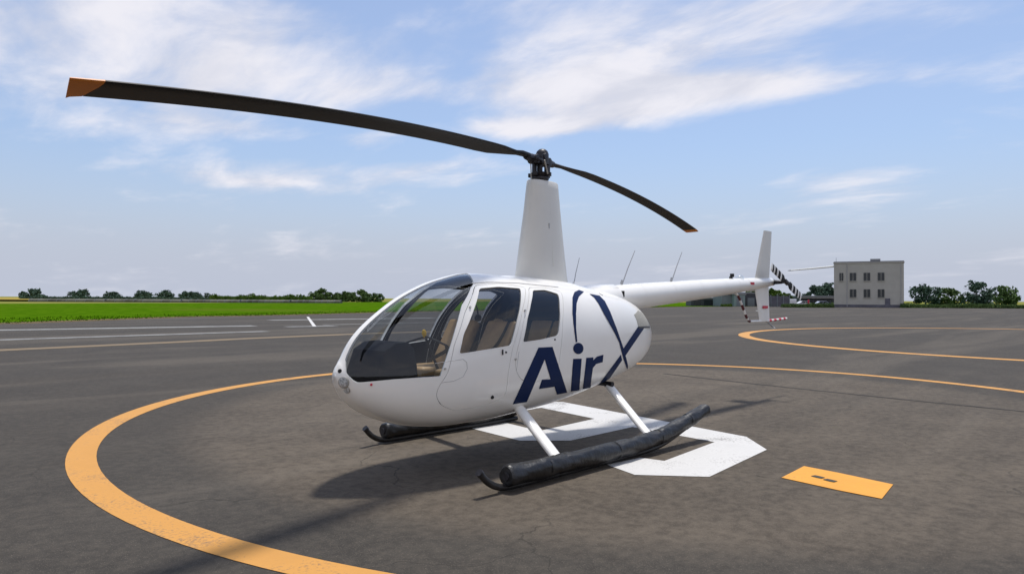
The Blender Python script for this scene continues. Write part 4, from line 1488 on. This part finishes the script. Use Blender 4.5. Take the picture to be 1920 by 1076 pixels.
# greenhouse row and hedge behind the field
def longbox(name, u0, u1, d0, d1, z0, z1, depth, m, parent=None, rough=0.0):
    x0, y0 = at(u0, d0); x1, y1 = at(u1, d1)
    v = Vector((x1 - x0, y1 - y0, 0)); L_ = v.length; v.normalize()
    nn = Vector((-v.y, v.x, 0))
    if nn.dot(Vector((CAM.x - x0, CAM.y - y0, 0))) > 0: nn = -nn
    vs = []
    for a in (0, L_):
        for b in (0, depth):
            for c in (z0, z1):
                vs.append(Vector((x0, y0, 0)) + v * a + nn * b + Vector((0, 0, c)))
    return MB().add(vs, [(0, 1, 3, 2), (4, 6, 7, 5), (0, 4, 5, 1), (2, 3, 7, 6), (0, 2, 6, 4), (1, 5, 7, 3)]).build(name, m, parent, smooth=False)


MGH = mat('greenhouse_plastic', (0.11, 0.11, 0.09), 0.9, var=.35, vscale=.3, spec=0.05)
MGREYW = mat('grey_blue_cladding', (0.165, 0.19, 0.215), 0.6, var=.12, vscale=.5)
MTEAL = mat('pale_teal_cladding', (0.20, 0.27, 0.27), 0.6, var=.1)
MSHED = mat('dark_shed_wall', (0.045, 0.05, 0.065), 0.6, var=.25, vscale=.4)
MFEN = mat('dark_grey_fence_board', (0.10, 0.10, 0.125), 0.7, var=.25, vscale=.8)
MCONC = mat('white_rendered_wall', (0.40, 0.39, 0.355), 0.7, var=.06, vscale=.6)
MWIN = mat('dark_window_glass', (0.02, 0.025, 0.03), 0.12, var=.2)
MROOF = mat('grey_roof', (0.20, 0.21, 0.22), 0.6, var=.15)
MYFLD = grass_mat('yellow_crop', (0.26, 0.20, 0.05), (0.32, 0.25, 0.07), (0.20, 0.18, 0.05))

sheet('crop_strip', [at(-80, 236), at(402, 236), at(402, 700), at(-160, 700)], .55, MYFLD)
sheet('green_bank', [at(395, 240), at(580, 240), at(600, 700), at(395, 700)], .62, MGRASS)

k = 0
for (u0, u1, dist) in ((60, 200, 225), (203, 342, 226), (345, 452, 227), (455, 545, 228), (548, 640, 230)):
    gh = empty('greenhouse', (*at((u0 + u1) / 2, dist), 0))
    lab = ['grey plastic greenhouse tunnel beyond the field, nearest the left edge of the view', 'second plastic greenhouse tunnel from the left, below the yellow strip', 'greenhouse tunnel with the thin white pole, under the end of the yellow strip', 'middle greenhouse tunnel beyond the green field', 'rightmost plastic greenhouse tunnel, ending below the first dark tree clump'][k]
    tag(gh, lab, 'greenhouse', 'greenhouses beyond the field')
    x0, y0 = at(u0, dist); x1, y1 = at(u1, dist)
    v = Vector((x1 - x0, y1 - y0, 0)); L_ = v.length; v.normalize()
    nn = Vector((-v.y, v.x, 0))
    rz = math.atan2(v.y, v.x)
    gh.rotation_euler = (0, 0, rz)
    nb = 6
    arc = [(-1.6 * math.cos(math.pi * j / nb), .10 + .86 * math.sin(math.pi * j / nb) ** .7) for j in range(nb + 1)]
    arc = [(-1.6, -.05)] + arc + [(1.6, -.05)]
    n = len(arc)
    vs = [(-L_ / 2, a, b) for a, b in arc] + [(L_ / 2, a, b) for a, b in arc]
    fs = [tuple(range(n)), tuple(range(n, 2 * n))] + [(i, i + 1, n + i + 1, n + i) for i in range(n - 1)]
    MB().add(vs, fs).build('cover', MGH, gh)
    hoops = MB()
    for q in np.linspace(-L_ / 2, L_ / 2, 9):
        MB().tube([(q, a * 1.015, b + .015) for a, b in arc], .05, 5).build('hoop', MHUB if False else MGREYW, gh)
    k += 1
# low hedge bank along the horizon
def hedge(name, u0, u1, dist, h, w, mi, label, seed, n=1700, ls=.22, dist1=None, z0=-.03):
    g = np.random.default_rng(seed)
    x0, y0 = at(u0, dist); x1, y1 = at(u1, dist1 or dist)
    L_ = math.dist((x0, y0), (x1, y1))
    t_ = empty(name, ((x0 + x1) / 2, (y0 + y1) / 2, z0), math.atan2(y1 - y0, x1 - x0))
    tag(t_, label, 'hedge')
    core = MB().box((0, 0, h * .36), (L_ * .995, w * .7, h * .72)).build('inner_branches', MLEAF[mi], t_, smooth=False)
    X = g.uniform(-L_ / 2, L_ / 2, n)
    A = g.uniform(0, math.pi, n)
    prof_h = h * (.86 + .14 * np.sin(X * .37 + seed) + .08 * np.sin(X * 1.3))
    Yv = np.cos(A) * w / 2 * g.uniform(.8, 1.05, n)
    Z = np.abs(np.sin(A)) ** .5 * prof_h * g.uniform(.55, 1.03, n)
    Z = np.where(g.uniform(size=n) < .5, Z * g.uniform(.1, 1, n), Z)
    vs, fs = [], []
    for i in range(n):
        a = g.normal(size=3); b = g.normal(size=3)
        a /= np.linalg.norm(a); b /= np.linalg.norm(b)
        s_ = ls * g.uniform(.6, 1.4)
        c = np.array([X[i], Yv[i], Z[i]])
        k_ = len(vs)
        vs += [tuple(c - a * s_), tuple(c + b * s_ * .7), tuple(c + a * s_), tuple(c - b * s_ * .7)]
        fs.append((k_, k_ + 1, k_ + 2, k_ + 3))
    o = MB().add(vs, fs).build('foliage', MLEAF[mi], t_, smooth=False)
    return t_


hedge('hedge', 395, 585, 285, 2.9, 3.0, 2, 'long dark green hedge on the horizon behind the greenhouses', 3, n=3600, ls=.45)

hedge('hedge', 40, 392, 330, 2.2, 3.0, 1, 'low hazy hedge on the horizon behind the yellow strip at far left', 8, n=4200, ls=.4)

# --- right: sheds, fences, hedges, trees, vans, white block
def shed(name, u0, u1, dist, h, depth, m, label, roof=.35, extra=None):
    e = empty(name, (*at((u0 + u1) / 2, dist), 0), R(hd))
    tag(e, label, 'shed' if name == 'shed' else 'building')
    x0, y0 = at(u0, dist); x1, y1 = at(u1, dist)
    L_ = math.dist((x0, y0), (x1, y1))
    wl = MB().box((0, depth / 2, h / 2), (L_, depth, h)).build('wall', m, e, smooth=False)
    MB().box((0, depth / 2, h + roof / 2), (L_ + .5, depth + .5, roof)).build('roof', MROOF, e, smooth=False)
    return e, L_


# (local +y points away from the camera)
e, L_ = shed('shed', 1296, 1352, 196, 1.9, 6, MSHED, 'low dark shed partly hidden under the white tail boom')
for q in (-.3, .05, .3):
    MB().box((q * L_, -.03, .9), (2.0, .06, 1.3)).build('window', MWIN, e)
e, L_ = shed('shed', 1353, 1376, 186, 3.1, 8, MGREYW, 'plain grey-blue shed just left of the striped guard tube')
for q in np.linspace(-.4, .4, 5):
    MB().box((q * L_, -.02, 1.55), (.10, .05, 3.0)).build('cladding_rib', MGREYW, e)
e, L_ = shed('shed', 1376.6, 1397, 184, 2.95, 8, MTEAL, 'pale teal shed seen through the striped guard tube')
MB().box((0, -.03, 1.2), (1.6, .06, 2.4)).build('door', MGREYW, e)
e, L_ = shed('shed', 1397.6, 1424, 188, 3.3, 8, MSHED, 'dark shed right behind the lower tail fin')
MB().box((-.1 * L_, -.03, 1.1), (1.8, .06, 2.2)).build('door', MGREYW, e)

# board fence
fe = empty('board_fence', (*at(1451, 176), 0), R(hd))
tag(fe, 'dark grey board fence between the tail fin and the parked white van', 'fence')
W_F = 58 / 1351.86 * 176
nbd = 26
for i in range(nbd):
    q = -W_F / 2 + (i + .5) * W_F / nbd
    MB().box((q, 0, 1.32 + .03 * ((i * 7) % 3)), (W_F / nbd * .9, .06, 2.6)).build('board', MFEN, fe, smooth=False)
for q in np.linspace(-W_F / 2, W_F / 2, 6):
    MB().box((q, -.1, 1.45), (.14, .14, 2.95)).build('post', MGREYW, fe, smooth=False)

for i, (u, dist, h, r, mi, lab) in enumerate((
        (1447, 186, 4.6, 2.4, 2, 'bright green tree just right of the tail fin above the board fence'),
        (1462, 190, 4.1, 2.2, 2, 'second bright green tree along the board fence'),
        (1474, 196, 3.5, 1.7, 0, 'small darker green tree at the right end of the board fence'),
        (1514, 220, 4.2, 2.0, 1, 'hazy grey-green tree standing alone left of the bluish tree clump'),
        (1531, 205, 6.0, 2.8, 1, 'left tree of the bluish clump beside the white block'),
        (1545, 208, 6.4, 3.2, 1, 'middle tree of the bluish clump beside the white block'),
        (1558, 206, 6.6, 3.2, 1, 'tallest tree of the bluish clump, touching the white block'),
        (1735, 210, 6.2, 4.2, 1, 'bluish tree immediately right of the white block'),
        (1775, 214, 5.4, 4.4, 0, 'dark broad tree, second to the right of the white block'),
        (1830, 206, 6.8, 4.6, 1, 'tall bluish tree, third to the right of the white block'),
        (1885, 212, 5.6, 4.6, 0, 'dark tree, last before the right edge of the view'),
        (1409, 200, 4.2, 2.4, 0, 'dark tree behind the sheds left of the tail fin'))):
    x_, y_ = at(u, dist)
    tree('tree', x_, y_, h, r, mi, lab, 50 + i, 'trees along the right side of the apron', ncl=24, nl=60, base=.15)

hedge('hedge', 1352, 1372, 176, .9, 1.2, 2, 'low bright clipped hedge in front of the grey-blue shed', 5, n=900, ls=.14)
hedge('hedge', 1466, 1562, 165, 1.15, 1.6, 0, 'long low clipped hedge in front of the parked white vehicles', 6, n=4200, ls=.13)
hedge('hedge', 1690, 1930, 168, 1.2, 1.6, 0, 'low clipped hedge right of the white block', 7, n=5200, ls=.16)

# grey low building behind the vehicles
e, L_ = shed('office_building', 1500, 1566, 200, 2.6, 10, MSHED, 'long low dark grey building behind the parked white vehicles')
for q in np.linspace(-.42, .42, 8):
    MB().box((q * L_, -.04, 1.5), (.7, .08, .8)).build('window', MWIN, e)
MB().box((0, -.3, 2.35), (L_ * .98, .7, .18)).build('canopy', MCONC, e)

# white block at the right edge with a dark window and a thin pale boom
bx, by = at(1628, 172)
blk = empty('white_block_building', (bx, by, 0), R(hd - 27))
tag(blk, 'tall pale rendered building with a thin pale pole reaching left from its upper wall', 'building')
LB = 118 / 1351.86 * 172 * .89 + 1.6
HB = 10.6
WL = MB()
WL.box((0, 6, HB / 2), (LB, 12, HB))
WL.build('wall', MCONC, blk, smooth=False)
MB().box((0, 6, HB + .12), (LB + .3, 12.3, .24)).build('roof', MCONC, blk, smooth=False)
MB().box((-LB / 2 + .45, 1, HB + .85), (.08, .08, 1.3)).build('roof_pole', MANT, blk)
for (q, zz, ww, hh_) in ((-LB / 2 + 1.65, 7.35, .85, 1.9), (-LB / 2 + 4.2, 7.35, 1.4, 1.9), (-LB / 2 + 7.2, 7.35, 1.4, 1.9), (-LB / 2 + 10.2, 7.35, 1.4, 1.9), (-LB / 2 + 4.2, 3.4, 1.4, 1.9), (-LB / 2 + 7.2, 3.4, 1.4, 1.9), (-LB / 2 + 10.2, 3.4, 1.4, 1.9), (-LB / 2 + 1.65, 4.6, .85, 1.2)):
    if zz == 4.6: continue
    w_ = MB().box((q, -.04, zz), (ww, .1, hh_)).build('window', MWIN, blk, smooth=False)
    MB().box((q, -.10, zz - hh_ / 2 - .08), (ww + .2, .22, .12)).build('sill', MCONC, w_, smooth=False)
    MB().box((q, -.10, zz), (.07, .05, hh_)).build('frame', MCONC, w_, smooth=False)
MB().box((0, -.05, .35), (LB + .06, .1, .7)).build('plinth', MFEN, blk, smooth=False)
for q in (-LB / 2 + 2.9, LB / 2 - .6):
    MB().tube([(q, -.09, .2), (q, -.09, HB - .1)], .06, 8).build('drainpipe', MANT, blk)
MB().box((LB / 2 - 3.4, -.06, 1.1), (1.1, .12, 2.2)).build('door', MFEN, blk, smooth=False)
MB().box((1.5, 4, HB + .7), (2.2, 1.4, .9)).build('roof_unit', MROOF, blk, smooth=False)
MB().box((0, 6, HB + .34), (LB + .1, 12.1, .2)).build('parapet', MFEN, blk, smooth=False)
# boom: rises slightly towards the building
MPALE = mat('pale_grey_metal', (0.80, 0.80, 0.76), 0.6)
MB().tube([(-LB / 2 + .1, .5, 9.95), (-LB / 2 - 5.0, .5, 9.5), (-LB / 2 - 10.0, .5, 9.1)], [.22, .19, .15], 8).build('boom_pole', MPALE, blk)
MB().tube([(-LB / 2 - 9.9, .5, 9.12), (-LB / 2 - 10.6, .5, 9.05)], [.18, .07], 8).build('boom_end', MANT, blk)

# vehicles
MCAR = mat('white_car_paint', (0.72, 0.73, 0.76), 0.3, coat=.5)
MCARB = mat('pale_blue_car_paint', (0.45, 0.50, 0.62), 0.3, coat=.5)
MTYRE = mat('tyre_rubber', (0.02, 0.02, 0.02), 0.8)


def vehicle(name, u, dist, rz, outline, width, m, label, wins, wheels, group='vehicles parked beyond the hedge'):
    x_, y_ = at(u, dist)
    e = empty(name, (x_, y_, 0), R(hd) + rz)
    tag(e, label, 'van' if name == 'parked_van' else 'car', group)
    n = len(outline)
    vs = [(a, -width / 2, b) for a, b in outline] + [(a, width / 2, b) for a, b in outline]
    MB().add(vs, [tuple(range(n)), tuple(range(n, 2 * n))] + [(i, (i + 1) % n, n + (i + 1) % n, n + i) for i in range(n)]).build('body', m, e, bevel=.05, smooth=False)
    for w_ in wins:
        k_ = len(w_)
        for s in (-1, 1):
            yy = s * (width / 2 + .012)
            vs = [(a, yy, b) for a, b in w_] + [(a, yy - s * .03, b) for a, b in w_]
            MB().add(vs, [tuple(range(k_)), tuple(range(k_, 2 * k_))] + [(i, (i + 1) % k_, k_ + (i + 1) % k_, k_ + i) for i in range(k_)]).build('window', MWIN, e, smooth=False)
    for wx in wheels:
        for s in (-1, 1):
            wh = MB().tube([(wx, s * (width / 2 - .18), .32), (wx, s * (width / 2 + .02), .32)], .32, 16).build('wheel', MTYRE, e)
            MB().tube([(wx, s * (width / 2 + .015), .32), (wx, s * (width / 2 + .035), .32)], .18, 12).build('rim', MSTEEL, wh)
    return e


van = [(-2.2, .3), (2.2, .3), (2.25, .9), (1.9, 1.15), (1.45, 1.95), (-2.15, 1.98), (-2.25, 1.6)]
vw = [[(-1.9, 1.15), (-.6, 1.15), (-.6, 1.75), (-1.9, 1.75)], [(-.45, 1.15), (.55, 1.15), (.45, 1.75), (-.45, 1.75)], [(.65, 1.15), (1.7, 1.15), (1.35, 1.75), (.55, 1.75)]]
car = [(-2.1, .3), (2.1, .3), (2.15, .75), (1.35, .92), (.7, 1.42), (-.9, 1.45), (-1.7, .98), (-2.15, .9)]
cw = [[(-1.45, .98), (-.15, .98), (-.15, 1.36), (-.85, 1.37)], [(-.05, .98), (1.1, .95), (.62, 1.34), (-.05, 1.36)]]
vehicle('parked_van', 1486, 186, R(70), van, 1.8, MCAR, 'white van parked at an angle at the right end of the board fence', vw, (-1.4, 1.4))
vehicle('parked_car', 1508, 188, R(4), car, 1.75, MCAR, 'white car parked beside the angled white van', cw, (-1.3, 1.3))
vehicle('parked_car', 1540, 187, R(178), car, 1.75, MCARB, 'pale blue car parked nearest the bluish tree clump', cw, (-1.3, 1.3))
ex, ey = at(1516, 183)
rp = MB().box((0, 0, .9), (.5, .3, 1.8)).build('red_sign_post', MRED, None, bevel=.03)
rp.location = (ex + 0, ey, 0)
tag(rp, 'small red upright post standing between the two parked cars', 'post')
